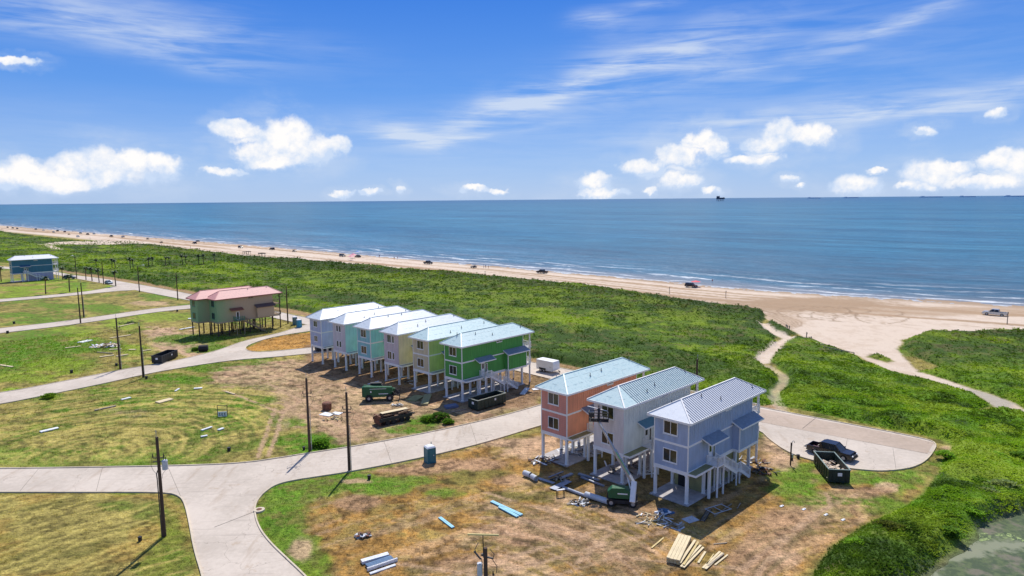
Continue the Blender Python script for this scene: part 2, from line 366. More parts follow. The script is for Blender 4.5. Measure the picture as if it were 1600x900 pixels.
# mowing swaths: stretched noise
def swath(ang, L, wd, s):
    c, s_ = math.cos(math.radians(ang)), math.sin(math.radians(ang)); return fbm((X*c+Y*s_)/L, (-X*s_+Y*c)/wd, 1.0, 4, s)
sw = swath(38, 9, 0.9, 51); sw2 = swath(12, 9, 0.9, 52); sw3 = swath(-48, 60, 5, 53); sw4 = swath(-44, 14, 1.2, 54)
def tone(x, y):
    '''broad patches of bright and dark growth drawn out along the coast'''
    a_ = x*CT[0]+y*CT[1]; b__ = x*CN[0]+y*CN[1]
    return .42*fbm(a_/2.6, b__, 15, 3, 91)+.33*fbm(a_/1.8, b__, 5, 3, 92)+.25*fbm(x, y, 2.0, 3, 93)
def mixc(c, m, d): m = m[:, None]; return c*(1-m)+d*m
col_ = np.tile(c_dry, (len(X), 1))
col_ = mixc(col_, sst(0.5*n1+0.5*n2, .42, .62)*.8, c_dry2)
col_ = mixc(col_, sst(sw, .50, .68)*.75, c_dry*1.25)
col_ = mixc(col_, sst(n1, .50, .66)*.7*sst(n2+.3*n3, .5, .7), c_green)
def blob(px, py, rx, ry, ragged=1.0):
    x0, y0 = G(px, py); xa = abs(G(px+rx, py)[0]-x0); ya = abs(G(px, py-ry)[1]-G(px, py+ry)[1])/2
    # sheared to the viewing ray of that spot is unnecessary: plain ellipse on the land
    d = np.sqrt(((X-x0-(Y-y0)*x0/y0*1.0)/xa)**2+((Y-y0)/ya)**2)
    return sst(d+ragged*1.6*(0.5*n5+0.5*n2-0.5)+ragged*.5*(n4-.5), 1.15, 0.62)
def zone(pts, soft=2.5, rag=4.0):
    return sst(sdf(X, Y, GP(pts))+(n5-.5)*rag+(n2-.5)*rag*.6, -soft*.5, soft*.5)
# far lots on the left
z_ = zone([(-200,448),(0,437),(110,436),(150,444),(184,449),(120,457),(0,467),(-200,480)]); col_ = mixc(col_, z_*sst(n1,.3,.5), c_lime)
for b in [(120,445,30,6),(60,437,50,4)]: col_ = mixc(col_, blob(*b)*.6, c_green)
col_ = mixc(col_, blob(150,447,18,6)*.8, c_dry)
for b in [(165,482,34,7),(60,500,40,7),(250,462,34,5),(30,492,45,5),(100,478,50,4)]: col_ = mixc(col_, blob(*b)*.85, c_green)
col_ = mixc(col_, blob(230,474,36,4)*.7, c_dirt)
for b in [(60,545,75,22),(20,560,50,25),(110,520,45,14),(190,505,30,10),(140,540,60,12),(250,495,50,8),(90,570,60,14),(215,545,30,9),(30,590,60,10),(60,525,60,9)]: col_ = mixc(col_, blob(*b)*.8, c_lime if b[0]%20 else c_green)
for b in [(285,535,55,22),(255,522,30,12),(310,550,40,9)]: col_ = mixc(col_, blob(*b)*.95, c_dirt)
for b in [(300,530,70,10),(330,545,40,8),(355,575,75,9),(420,572,34,7)]: col_ = mixc(col_, blob(*b)*.85, c_green)
# island of dry grass
z_ = zone([(382,545),(413,531),(447,524),(490,518),(530,530),(515,541),(447,546),(390,549)], .8, .8); col_ = mixc(col_, z_, c_oran*1.1); 
# building site behind the big field
z_ = zone([(440,562),(500,562),(620,600),(700,625),(830,610),(850,636),(700,668),(640,682),(560,695),(520,690),(440,640),(400,625),(320,595),(350,575),(420,566)], 3, 7)
col_ = mixc(col_, z_*(.75+.25*sst(n2,.4,.6)), c_dirt); col_ = mixc(col_, z_*sst(n2,.5,.62)*.55, c_dirt2)
col_ = mixc(col_, z_*sst(n4+.2*n1,.58,.72)*.6, c_brn*1.6)
col_ = mixc(col_, zone([(480,540),(700,540),(860,585),(870,600),(845,632),(740,640),(560,600),(480,575)], 2, 3)*.9, c_dirt2*.75)  # ground under the row darkened in colour to stand for shade
for b in [(470,690,48,18),(500,688,30,12),(450,660,30,10),(660,662,34,15),(640,670,40,8),(345,655,48,20),(380,640,40,16),(400,625,45,9),(330,676,30,9),(230,622,55,12),(180,630,30,9),(80,621,15,5),(165,612,30,6),(60,665,20,7),(300,612,30,5),(90,640,30,6),(20,610,20,6),(270,592,60,8),(510,700,60,5)]: col_ = mixc(col_, blob(*b)*.95, c_green if b[2]>25 else c_lime)
for b in [(210,645,34,8),(440,645,20,30),(170,640,20,5)]: col_ = mixc(col_, blob(*b)*.6, c_dirt)
# left field swaths fanning
z_ = zone([(-300,640),(0,640),(200,600),(400,600),(470,700),(300,722),(0,728),(-300,730)]); col_ = mixc(col_, z_*sst(np.where(X < -55, sw2, sw), .48, .62)*.75, c_dry*1.5); col_ = mixc(col_, z_*sst(swath(30,12,.9,58), .53, .63)*.5, c_green*.8)
col_ = mixc(col_, zone([(-300,700),(0,700),(330,700),(330,726),(0,728),(-300,730)], 4, 3)*.5, c_green*1.1)
z_ = zone([(-300,775),(0,772),(260,772),(285,790),(300,860),(310,900),(300,1000),(-300,1000)], 1, 1); col_ = mixc(col_, z_*sst(swath(24,10,.75,56), .48, .6)*.8, c_dry*1.5); col_ = mixc(col_, z_*sst(swath(24,10,.75,57), .54, .64)*.5, c_dry2*.8)
col_ = mixc(col_, z_*sst(n1,.5,.6)*.45, c_oran)
for b in [(235,800,30,14),(270,835,26,40),(180,790,30,8),(255,880,40,30)]: col_ = mixc(col_, blob(*b)*.55, c_green)
# big lot in front of the three houses
z_ = zone([(470,750),(560,742),(700,712),(850,672),(1000,660),(1200,690),(1230,712),(1300,735),(1400,745),(1440,760),(1400,800),(1300,850),(1260,905),(1200,1000),(480,1000),(400,860),(402,800),(430,765)], 1.5, 3)
col_ = mixc(col_, z_*.92, c_oran); col_ = mixc(col_, z_*sst(n2,.46,.62)*.55, c_dry*1.1); col_ = mixc(col_, z_*sst(n4+.4*n1,.66,.82)*.45, c_brn*1.5)
col_ = mixc(col_, z_*sst(sw,.52,.68)*.45, c_dirt)
for b in [(430,790,48,40),(470,765,70,20),(440,840,48,50),(470,880,50,50),(560,752,50,14),(620,752,60,9),(520,742,60,9),(600,765,50,10),(760,740,50,9),(720,752,30,7),(690,770,40,10),(850,775,24,10),(790,775,40,9),(820,690,24,9),(930,715,40,12),(1250,740,50,22),(1340,745,50,12),(1400,750,40,22),(1235,765,40,12),(1300,780,80,16),(1060,740,50,8),(800,700,20,5),(1280,800,60,14),(1380,790,50,20),(700,735,50,8)]: col_ = mixc(col_, blob(*b)*.8, c_green*1.1 if b[0] < 700 or b[0] > 1200 else c_dry2*.8)
for b in [(700,725,90,10),(640,735,60,7),(830,705,60,13),(790,692,50,8),(850,690,40,8),(800,750,34,10),(740,728,60,8),(560,785,36,11),(470,858,22,20),(555,752,26,4),(880,830,110,26),(940,860,80,22),(820,835,60,22),(1000,800,60,14),(760,880,80,16),(1190,640,36,8),(1210,690,30,22),(1225,720,26,14),(1240,815,60,26),(1200,850,50,26),(1490,700,26,5),(1385,762,20,9),(1300,735,40,6),(1180,870,50,30),(1340,770,60,9),(1060,690,40,20),(600,700,60,4),(1230,870,26,14)]: col_ = mixc(col_, blob(*b)*.85, c_dirt if b[0]%20 else c_dirt2*1.1)
col_ = mixc(col_, zone([(850,720),(940,690),(1010,700),(1060,660),(1190,680),(1195,720),(1080,800),(1010,790),(930,760)], 2, 3)*.7, c_brn*1.5)  # dark patch under the three houses, shade put into the ground colour
def polar(cx, cy, dr, da, s):
    x0, y0 = G(cx, cy); r_ = np.hypot(X-x0, Y-y0); t_ = np.arctan2(Y-y0, X-x0); return fbm(r_/dr, t_*da, 1.0, 4, s)
pz1 = zone([(760,790),(900,770),(1010,790),(1070,830),(1030,900),(940,960),(620,940),(700,860)], 4, 5); pr = polar(700, 960, .55, 1.2, 101)
col_ = mixc(col_, pz1*sst(pr,.52,.62)*.6, c_dirt*1.0); col_ = mixc(col_, pz1*sst(pr,.46,.38)*.55, c_brn*1.8)
pz2 = zone([(1120,900),(1180,830),(1230,790),(1300,770),(1370,775),(1330,830),(1270,870),(1240,960),(1100,960)], 3, 4); pr = polar(1500, 1000, .6, 1.2, 102)
col_ = mixc(col_, pz2*sst(pr,.5,.6)*.65, c_dirt2*1.3); col_ = mixc(col_, pz2*sst(pr,.46,.38)*.45, c_brn*1.8)
pz3 = zone([(0,690),(60,625),(200,610),(330,600),(430,600),(440,690),(330,718),(60,722)], 6, 5); pr = polar(150, 706, 1.0, 1.5, 103); pq = polar(150, 706, 40, 26, 104)
col_ = mixc(col_, pz3*sst(pr,.52,.62)*.7, c_dry*1.55); col_ = mixc(col_, pz3*sst(pr,.45,.36)*.5, c_green*.7); col_ = mixc(col_, pz3*blob(150,700,75,45)*sst(pq,.5,.6)*.6, c_dry*1.5)
m1 = fbm(X, Y, .9, 3, 111, .7); m2 = fbm(X, Y, 1.7, 3, 112, .65); m3 = fbm(X, Y, 3.5, 3, 113, .6)
isg = np.clip((col_[:, 1]/(col_[:, 0]+1e-4)-1.0)*1.2, 0, 1)
col_ = mixc(col_, isg*sst(.5*m1+.5*m2, .52, .62)*.7, c_dry*.95); col_ = mixc(col_, isg*sst(.5*m1+.5*m3, .47, .38)*.6, c_green*.5)
col_ = col_*(1-.5*sst(.6*m1+.4*m2, .52, .66)*(1-isg*.6))[:, None]; col_ = np.clip(col_*(1+.32*sst(.5*m2+.5*m3, .50, .36))[:, None], 0, .8)
def stripes(a, b_, per, warp, s):
    A0 = np.array(G(*a)); B0 = np.array(G(*b_)); t_ = (B0-A0)/np.linalg.norm(B0-A0); al_ = X*t_[0]+Y*t_[1]; pe = -X*t_[1]+Y*t_[0]
    q = pe+warp*(fbm(al_, pe, 6, 3, s)-.5); return .5+.5*np.sin(6.2832*q/per+3*fbm(al_, pe, 9, 2, s+1)), fbm(al_/3.5, pe, 1.2, 3, s+2)
zb = zone([(-300,775),(0,772),(255,774),(282,790),(294,850),(305,900),(300,1000),(-300,1000)], 2, 2); sp, br_n = stripes((0,880),(250,800), 1.55, 2.2, 121)
col_ = mixc(col_, zb*sst(sp, .62, .95)*sst(br_n, .40, .56)*.85, c_dry*1.6); col_ = mixc(col_, zb*sst(sp, .35, .05)*.35, c_dry2*.75)
x0_, y0_ = G(150, 712); rp = np.hypot(X-x0_, Y-y0_)+2.0*(fbm(X, Y, 7, 3, 131)-.5); sp = .5+.5*np.sin(6.2832*rp/1.7); br_n = fbm(X, Y, 1.6, 3, 132)
col_ = mixc(col_, pz3*sst(sp, .62, .95)*sst(br_n, .42, .56)*.75*(1-isg*.6), c_dry*1.6); col_ = mixc(col_, pz3*sst(sp, .3, .05)*.3, c_dry2*.7)
# verge of sand/dirt beyond the back street
col_ = mixc(col_, sst(-dline(X, Y, GP([(100,424),(220,442),(470,490),(830,562),(1200,635)]))+(n5-.5)*3, -2.4, -1.2)*.8, c_dirt2)
# vegetation
vm = sst(vegd, -0.4, 0.5); vb = np.tile(c_veg, (len(X), 1))
TN = tone(X, Y); vb = mixc(vb, sst(TN, .50, .62), c_vegy); vb = mixc(vb, sst(TN, .50, .40)*.9, c_veg2*1.4); vb = mixc(vb, sst(n2+.3*n5, .70, .84)*.5, c_brn*1.4)
ridge = np.exp(-((shd+58)/20)**2); vb = mixc(vb, ridge*sst(n5,.25,.5)*.95, c_veg2*1.1); vb = mixc(vb, ridge*sst(n2,.52,.7)*.5, c_brn)
vb = mixc(vb, zone([(470,425),(700,440),(1000,470),(1150,510),(900,520),(700,480),(470,450)], 10, 16)*.6*sst(n5,.4,.6), c_vegy)
nearg = sst(X, 28, 50)*sst(150-Y, 0, 50); vb = mixc(vb, nearg*.7*sst(n2,.35,.6), col(.15,.31,.016)); vb = mixc(vb, nearg*sst(n5,.50,.62)*.6, col(.27,.36,.03))
col_ = mixc(col_, vm, vb)
# beach
sm = sst(shd, -100, -99.0)
beach = sst(-vegd, 0.1, 0.7)*np.maximum(sst(shd, -62, -52), 0)
accs = zone([(1165,486),(1197,499),(1232,515),(1262,529),(1318,546),(1345,557),(1385,578),(1440,590),(1530,618),(1560,640),(1700,680),(1700,655),(1600,630),(1520,601),(1430,578),(1402,545),(1440,523),(1600,515),(1600,470),(1200,460)], 1, 1)*sst(-vegd, -.2, .6)
b_ = np.maximum(beach, accs); path = sst(-dline(X, Y, GP([(1190.6,507),(1203,518),(1225,525.6),(1234,530),(1219,538),(1197,554),(1190.6,566)])), -1.9, -1.1)
path = np.maximum(path, sst(-dline(X, Y, GP([(1195,572),(1209,578),(1223,588),(1225,597.5),(1212,613),(1209,625),(1222,640)]))+(n2-.5)*1.5, -1.2, -.6)*.4)
path = np.maximum(path, zone(PATH_SAND, 3, 3)); path = np.maximum(path, sst(-dline(X, Y, GP([(75,385),(84,389),(94,392)])), -3, -1.5))
b_ = np.maximum(b_, path)
col_ = mixc(col_, b_, c_sand*1.0)
band = sst(fbm(shd/2.2+n5*1.2, (X*CT[0]+Y*CT[1])/90, 1.6, 4, 61), .42, .60)
col_ = mixc(col_, b_*band*sst(shd, -54, -44)*1.0, c_wet*1.1)
col_ = mixc(col_, b_*sst(shd, -9, -1.5)*.9, c_wet*.9+col(.03,.03,.03))
col_ = mixc(col_, np.maximum(accs, b_)*blob(1270,474,150,15,.6)*.95, c_wet*1.05); col_ = mixc(col_, b_*blob(1480,485,230,9,.6)*.7, c_wet*1.15); col_ = mixc(col_, b_*sst(n2, .5, .64)*.25, c_wet*1.2); col_ = mixc(col_, accs*blob(1220,500,40,14)*.6, c_wet*1.2)
col_ = mixc(col_, accs*blob(1540,622,110,26)*.75, col(.36,.33,.26))
def track(pts, wd, c, a=.8):
    global col_
    col_ = mixc(col_, sst(-dline(X+ (n2-.5)*.6, Y+(n5-.5)*.6, GP(pts)), -wd, -wd*.45)*a*sst(n4, .2, .5), c)
for k in range(9):
    cx, cy, rx, ry = 1310+random.uniform(-45, 75), 491+random.uniform(-8, 10), random.uniform(22, 75), random.uniform(5, 13); t0 = random.uniform(0, 6.28)
    track([(cx+rx*math.cos(t0+t*.35), cy+ry*math.sin(t0+t*.35)) for t in range(random.randint(8, 17))], .45, c_wet*.8, .75)
for k in range(6): track([(1130+k*9, 470+k*2), (1180+k*10, 484+k*2), (1212+k*8, 498+k), (1238+k*3, 515-k)], .4, c_wet*.85, .6)
for k in range(5): track([(1200+k*6, 478+k*2), (1400, 482+k*6), (1620, 497+k*7)], .35, c_wet, .5)
for k in range(4): track([(200, 381+k*2.2), (500, 402+k*2.5), (800, 424+k*3.2), (1000, 441+k*4), (1200, 462+k*5)], .5, c_wet, .5)
for pts in ([(444,640),(428,690),(420,712)], [(430,638),(412,690),(402,715)], [(520,600),(440,645),(350,610)], [(560,690),(500,640),(420,600)]): track(pts, .45, c_dirt, .85)
for pts in ([(700,900),(900,840),(1000,800)], [(760,905),(920,856),(1040,830)], [(850,905),(960,870),(1160,890),(1260,810),(1340,770)], [(1180,900),(1240,830),(1300,790),(1290,770)], [(620,880),(780,905)], [(760,770),(960,830),(900,880)], [(770,790),(900,850)]): track(pts, .4, c_dirt, .7); track([(a+10, b+8) for a, b in pts], .4, c_brn*1.7, .55)
# pond surroundings
col_ = mixc(col_, sst(pondd, -1.5, 0.3), col(.14,.16,.08))
gme = bpy.data.meshes.new('ground'); nR, nA = A_.shape
idx = np.arange(nR*nA).reshape(nR, nA)
quads = np.stack([idx[:-1, :-1], idx[:-1, 1:], idx[1:, 1:], idx[1:, :-1]], -1).reshape(-1, 4)[:, ::-1]
gme.vertices.add(nR*nA); gme.vertices.foreach_set('co', np.stack([GX, GY, GZ], -1).ravel().astype(np.float32))
gme.loops.add(len(quads)*4); gme.loops.foreach_set('vertex_index', quads.ravel().astype(np.int32))
gme.polygons.add(len(quads)); gme.polygons.foreach_set('loop_start', (np.arange(len(quads))*4).astype(np.int32)); gme.update(); gme.shade_smooth()
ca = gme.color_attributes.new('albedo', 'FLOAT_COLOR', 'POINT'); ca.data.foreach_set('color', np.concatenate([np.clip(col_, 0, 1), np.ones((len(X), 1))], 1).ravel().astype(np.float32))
va = gme.attributes.new('veg', 'FLOAT', 'POINT'); va.data.foreach_set('value', vm.astype(np.float32))
sa_ = gme.attributes.new('sand', 'FLOAT', 'POINT'); sa_.data.foreach_set('value', b_.astype(np.float32))
m = bpy.data.materials.new('ground_cover'); m.use_nodes = True; m.node_tree.nodes.clear(); T = NT(m.node_tree)
out = T.n('ShaderNodeOutputMaterial'); b = T.n('ShaderNodeBsdfPrincipled'); T.link(b.outputs[0], out.inputs[0])
at = T.n('ShaderNodeAttribute', attribute_name='albedo').outputs['Color']; sv = T.n('ShaderNodeAttribute', attribute_name='sand').outputs['Fac']
oc = T.n('ShaderNodeTexCoord').outputs['Object']
f1 = T.noise(oc, 1.4, 7, 0.74); f2 = T.noise(oc, 5.5, 6, 0.75); f3 = T.noise(T.map(oc, rot=(0, 0, 0.7), scale=(1, 4.5, 1)), 0.9, 5, 0.65)
k = T.m('ADD', T.m('ADD', T.m('MULTIPLY', f1, 0.9), T.m('MULTIPLY', f2, 1.0)), T.m('MULTIPLY', f3, 0.6))
sc_ = T.ss(k, 1.0, 1.50, 0.28, 1.45, 'LINEAR'); sc2 = T.ss(k, 0.95, 1.55, 0.9, 1.08, 'LINEAR')
fac = T.m('ADD', T.m('MULTIPLY', sc_, T.m('SUBTRACT', 1.0, sv)), T.m('MULTIPLY', sc2, sv))
cc = T.v('SCALE', at, scale=fac); T.link(cc, b.inputs['Base Color']); b.inputs['Roughness'].default_value = 0.95; b.inputs['Specular IOR Level'].default_value = 0.15
bp = T.n('ShaderNodeBump'); bp.inputs['Distance'].default_value = 0.22; bp.inputs['Strength'].default_value = 1.0
T.link(T.m('ADD', T.m('MULTIPLY', f1, 0.6), T.m('MULTIPLY', f2, 0.45)), bp.inputs['Height']); T.link(bp.outputs[0], b.inputs['Normal'])
gme.materials.append(m)
go = bpy.data.objects.new('ground', gme); C.objects.link(go); tag(go, kind='structure')

# ---------------------------------------------------------------- roads
def sheet(name, pts, z, material, thick=0.0):
    import bmesh
    me = bpy.data.meshes.new(name); bm = bmesh.new(); vs = [bm.verts.new((x, y, z)) for x, y in pts]
    f = bm.faces.new(vs); bm.normal_update()
    if f.normal.z < 0: f.normal_flip()
    bmesh.ops.triangulate(bm, faces=[f]); bm.to_mesh(me); bm.free(); me.materials.append(material)
    o = bpy.data.objects.new(name, me); C.objects.link(o); tag(o, kind='structure'); return o
def smooth_poly(pts, it=2, lo=4, ext=1e9):
    for _ in range(it):
        q = []
        for i in range(len(pts)):
            a = pts[i]; b_2 = pts[(i+1) % len(pts)]
            q += [(a[0]*.75+b_2[0]*.25, a[1]*.75+b_2[1]*.25), (a[0]*.25+b_2[0]*.75, a[1]*.25+b_2[1]*.75)]
        pts = q
    return pts
def conc(name, base, dark):
    m = bpy.data.materials.new(name); m.use_nodes = True; m.node_tree.nodes.clear(); T = NT(m.node_tree)
    out = T.n('ShaderNodeOutputMaterial'); b = T.n('ShaderNodeBsdfPrincipled'); T.link(b.outputs[0], out.inputs[0])
    oc = T.n('ShaderNodeTexCoord').outputs['Object']
    f = T.m('ADD', T.m('MULTIPLY', T.noise(oc, 0.12, 6, 0.6), .6), T.m('MULTIPLY', T.noise(oc, 1.6, 5, 0.7), .4))
    c = T.mix(T.ss(f, .36, .64), dark, base)
    ck = T.noise(T.map(oc, rot=(0, 0, .8), scale=(1, .15, 1)), 0.8, 5, .6)
    c = T.mix(T.ss(ck, .54, .72, 0, .45), c, (.36, .27, .19)); c = T.mix(T.ss(T.noise(oc, .35, 6, .7), .58, .68, 0, .5), c, (.40, .29, .19)); c = T.mix(T.ss(T.noise(T.map(oc, rot=(0, 0, -.8), scale=(.12, 2.2, 1)), 1.0, 3, .5), .6, .72, 0, .28), c, (.24, .20, .17))
    vo = T.n('ShaderNodeTexVoronoi', feature='DISTANCE_TO_EDGE'); T.link(T.v('ADD', oc, T.v('SCALE', T.noise(oc, .7, 3, out='Color'), scale=2.5)), vo.inputs['Vector']); vo.inputs['Scale'].default_value = 0.09
    c = T.mix(T.ss(vo.outputs['Distance'], 0.0035, 0.001, 0, .5), c, (.16, .12, .09))
    T.link(c, b.inputs['Base Color']); b.inputs['Roughness'].default_value = 0.85; b.inputs['Specular IOR Level'].default_value = .3
    bp = T.n('ShaderNodeBump'); bp.inputs['Distance'].default_value = .02; bp.inputs['Strength'].default_value = .4
    T.link(T.noise(oc, 5, 4, .6), bp.inputs['Height']); T.link(bp.outputs[0], b.inputs['Normal']); return m
MC = conc('road_concrete', (.60, .515, .425), (.47, .40, .325)); MC2 = conc('old_concrete', (.50, .39, .30), (.40, .31, .235)); MK = conc('kerb_concrete', (.66, .56, .42), (.52, .44, .32))
SR = {}
for nm, P_, z in (('main_road', ROAD_MAIN, .020), ('back_street', ROAD_BACK, .036), ('side_lane', ROAD_C, .052), ('side_lane', ROAD_D, .056), ('side_lane', ROAD_E, .060)):
    wp = GP(P_); wp = smooth_poly(wp, 2); sheet(nm, wp, z, MC); SR[nm+str(z)] = wp
sheet('concrete_lane', GP([(1190,639.5),(1273,655),(1358,671),(1435,686),(1459,692.5),(1449,709),(1324,685.5),(1189,660),(1010,619),(1010,605)]), .044, MC2)
JM = mat('joint_sealant', (.12, .10, .08), .9)
def in_any(x, y, skip):
    for i, wp in enumerate(WROADS):
        if i == skip: continue
        if sdf(np.array([x]), np.array([y]), wp)[0] > 0.35: return True
    return False
def kerb(pts, skip, mk=MK):
    """raised kerb along a road outline, dropped where roads meet"""
    pts = smooth_poly(pts, 2); n = len(pts); area = sum(pts[i][0]*pts[(i+1) % n][1]-pts[(i+1) % n][0]*pts[i][1] for i in range(n)); sgn = 1 if area > 0 else -1
    # sample
    S = []
    for i in range(n):
        a = Vector(pts[i]); b_ = Vector(pts[(i+1) % n]); L = (b_-a).length; k = max(1, int(L/3))
        for j in range(k): S.append(a.lerp(b_, j/k))
    n = len(S); nor = []
    for i in range(n):
        t = (S[(i+1) % n]-S[i-1]); t = t.normalized() if t.length > 1e-6 else Vector((1, 0)); nor.append(Vector((t.y, -t.x))*sgn)
    bad = []
    sx = np.array([p.x for p in S]); sy = np.array([p.y for p in S]); o_ = np.full(n, -1e9)
    for i, wp in enumerate(WROADS):
        if i != skip: o_ = np.maximum(o_, sdf(sx, sy, wp))
    far = np.hypot(sx, sy) > 330
    bad = (o_ > 0.3) | far | (sy < 20)
    V = []; F = []
    W_ = .16; H_ = .13
    for i in range(n):
        p = S[i]; q = p+nor[i]*W_; V += [(p.x, p.y, -.05), (p.x, p.y, H_), (q.x, q.y, H_), (q.x, q.y, -.1)]
    for i in range(n):
        j = (i+1) % n
        if bad[i] or bad[j] or (S[i]-S[j]).length > 6: continue
        for k in range(3): F.append((i*4+k, j*4+k, j*4+k+1, i*4+k+1))
    mb = MB(); mb.v = V; mb.f = F; mb.mi = [0]*len(F); o = mb.build('kerb', mk); tag(o, kind='structure')
for i, wp in enumerate(WROADS): 
    if i != 1: kerb(wp, i)
kerb(WROADS[1], 1)
# joints across the slabs
def joint(a, b_, z, w_=.05):
    A = Vector(G(*a)); B = Vector(G(*b_)); t = (B-A).normalized(); nn = Vector((t.y, -t.x))*w_/2
    return [(*(A+nn), z), (*(A-nn), z), (*(B-nn), z), (*(B+nn), z)]
mb = MB()
for a, b_, z in [((1254,670),(1274,654),.050),((335,824),(397,800),.026)]: mb.poly(joint(a, b_, z, .09))
for a, b_, z in [((60,733),(30,769),.026),((160,731),(150,769),.026),((600,690),(612,724),.026),((735,663),(745,694),.026),((262,729),(285,782),.026),((1324,685.5),(1316,730),.04),((1395,700),(1400,733),.04),((1189,660),(1452,710),.05)]: mb.poly(joint(a, b_, z, .035))
tag(mb.build('slab_joint', JM), kind='structure')

# ---------------------------------------------------------------- sea
u_ = np.concatenate([-np.geomspace(90000, 1500, 40), np.linspace(-1400, 900, 300), np.geomspace(1000, 90000, 40)])
v_ = np.concatenate([np.linspace(-12, 120, 80), np.geomspace(125, 90000, 140)])
sa = np.array([p[0]*CT[0]+p[1]*CT[1] for p in WSH]); sn = np.array([p[0]*CN[0]+p[1]*CN[1] for p in WSH]); o_ = np.argsort(sa)
base_n = np.interp(u_, sa[o_], sn[o_]); U, V_ = np.meshgrid(u_, v_); N_ = V_+base_n[None, :]
wob = np.where(V_ < 60, (fbm(U, V_*0, 40, 3, 71)-.5)*5*(1-np.clip(V_, 0, 60)/60), 0)
PX = U*CT[0]+(N_+wob)*CN[0]; PY = U*CT[1]+(N_+wob)*CN[1]
PZ = SEA_Z+np.clip(1-V_/120, 0, 1)*sst(V_, -2, 8)*(0.16*np.sin(V_/4.2+4*fbm(U, V_, 55, 2, 72))*sst(fbm(U, V_, 30, 2, 73), .35, .6)+0.0)
sme = bpy.data.meshes.new('sea'); nv, nu = U.shape; idx = np.arange(nu*nv).reshape(nv, nu)
q_ = np.stack([idx[:-1, :-1], idx[:-1, 1:], idx[1:, 1:], idx[1:, :-1]], -1).reshape(-1, 4)
if CT[0]*CN[1]-CT[1]*CN[0] < 0: q_ = q_[:, ::-1]
sme.vertices.add(nu*nv); sme.vertices.foreach_set('co', np.stack([PX, PY, PZ], -1).ravel().astype(np.float32))
sme.loops.add(len(q_)*4); sme.loops.foreach_set('vertex_index', q_.ravel().astype(np.int32)); sme.polygons.add(len(q_)); sme.polygons.foreach_set('loop_start', (np.arange(len(q_))*4).astype(np.int32)); sme.update(); sme.shade_smooth()
for nm, arr in (('along', U), ('off', V_)):
    t_ = sme.attributes.new(nm, 'FLOAT', 'POINT'); t_.data.foreach_set('value', arr.ravel().astype(np.float32))
m = bpy.data.materials.new('sea_water'); m.use_nodes = True; m.node_tree.nodes.clear(); T = NT(m.node_tree)
out = T.n('ShaderNodeOutputMaterial'); b = T.n('ShaderNodeBsdfPrincipled')
al = T.n('ShaderNodeAttribute', attribute_name='along').outputs['Fac']; of = T.n('ShaderNodeAttribute', attribute_name='off').outputs['Fac']
cv = T.n('ShaderNodeCombineXYZ'); T.link(al, cv.inputs[0]); T.link(of, cv.inputs[1]); uv = cv.outputs[0]
lf = T.noise(T.map(uv, scale=(.0016, .006, 1)), 1.0, 4, .55); mf = T.noise(T.map(uv, scale=(.02, .11, 1)), 1.0, 5, .6, .6); hf = T.noise(T.map(uv, scale=(.12, .45, 1)), 1.0, 4, .65); xf = T.noise(T.map(uv, scale=(.5, 1.6, 1)), 1.0, 3, .6)
deep = T.mix(T.ss(lf, .35, .65), (.022, .120, .190), (.038, .165, .235))
nearc = T.mix(T.ss(mf, .4, .7), (.045, .125, .175), (.11, .18, .235))
c = T.mix(T.ss(of, 0, 260), nearc, deep)
c = T.mix(T.ss(of, 600, 9000), c, (.020, .105, .190))
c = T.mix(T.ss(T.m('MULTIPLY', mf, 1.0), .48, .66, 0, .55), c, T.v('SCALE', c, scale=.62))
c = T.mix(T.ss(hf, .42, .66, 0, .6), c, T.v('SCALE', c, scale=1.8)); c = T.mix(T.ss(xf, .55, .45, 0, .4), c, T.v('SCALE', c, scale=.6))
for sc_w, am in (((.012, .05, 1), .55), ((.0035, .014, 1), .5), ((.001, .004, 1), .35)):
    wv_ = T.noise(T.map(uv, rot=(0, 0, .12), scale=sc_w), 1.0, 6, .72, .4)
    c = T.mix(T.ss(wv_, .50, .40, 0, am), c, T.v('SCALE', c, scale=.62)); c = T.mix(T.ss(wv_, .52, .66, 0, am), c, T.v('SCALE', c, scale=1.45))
# breakers
wl = T.m('ADD', of, T.m('MULTIPLY', T.noise(T.map(uv, scale=(.016, .02, 1)), 1.0, 4, .6), 34.0))
wave = T.m('SINE', T.m('MULTIPLY', wl, 0.52)); fo = T.ss(wave, .35, .9)
br = T.ss(T.noise(T.map(uv, scale=(.022, .06, 1)), 1.0, 5, .7), .43, .56); ht = T.ss(T.m('ADD', T.m('MULTIPLY', hf, .5), T.m('MULTIPLY', xf, .5)), .38, .56)
foam = T.m('MULTIPLY', T.m('MULTIPLY', fo, br), T.ss(of, 62, 18))
edge = T.m('MULTIPLY', T.ss(T.m('ADD', of, T.m('MULTIPLY', mf, 4)), 5.5, 2.0), .75)
spark = T.m('MULTIPLY', T.m('MULTIPLY', T.ss(xf, .62, .70), T.ss(T.noise(T.map(uv, scale=(.004, .009, 1)), 1, 3, .6), .42, .62)), T.ss(of, 2600, 60, 0, .75))  # glints on the ripples painted in as pale flecks
foam = T.m('MULTIPLY', T.m('MULTIPLY', T.m('MAXIMUM', foam, edge), ht, clamp=True), .72)
wet = T.m('MULTIPLY', T.ss(of, 26, 4), .55)
c = T.mix(wet, c, (.30, .27, .25))
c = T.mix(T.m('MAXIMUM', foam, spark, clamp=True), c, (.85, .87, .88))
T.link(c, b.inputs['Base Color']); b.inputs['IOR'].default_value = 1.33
T.link(T.ss(foam, 0, 1, .30, .9), b.inputs['Roughness']); b.inputs['Specular IOR Level'].default_value = .16
bp = T.n('ShaderNodeBump'); bp.inputs['Distance'].default_value = .5; bp.inputs['Strength'].default_value = .55
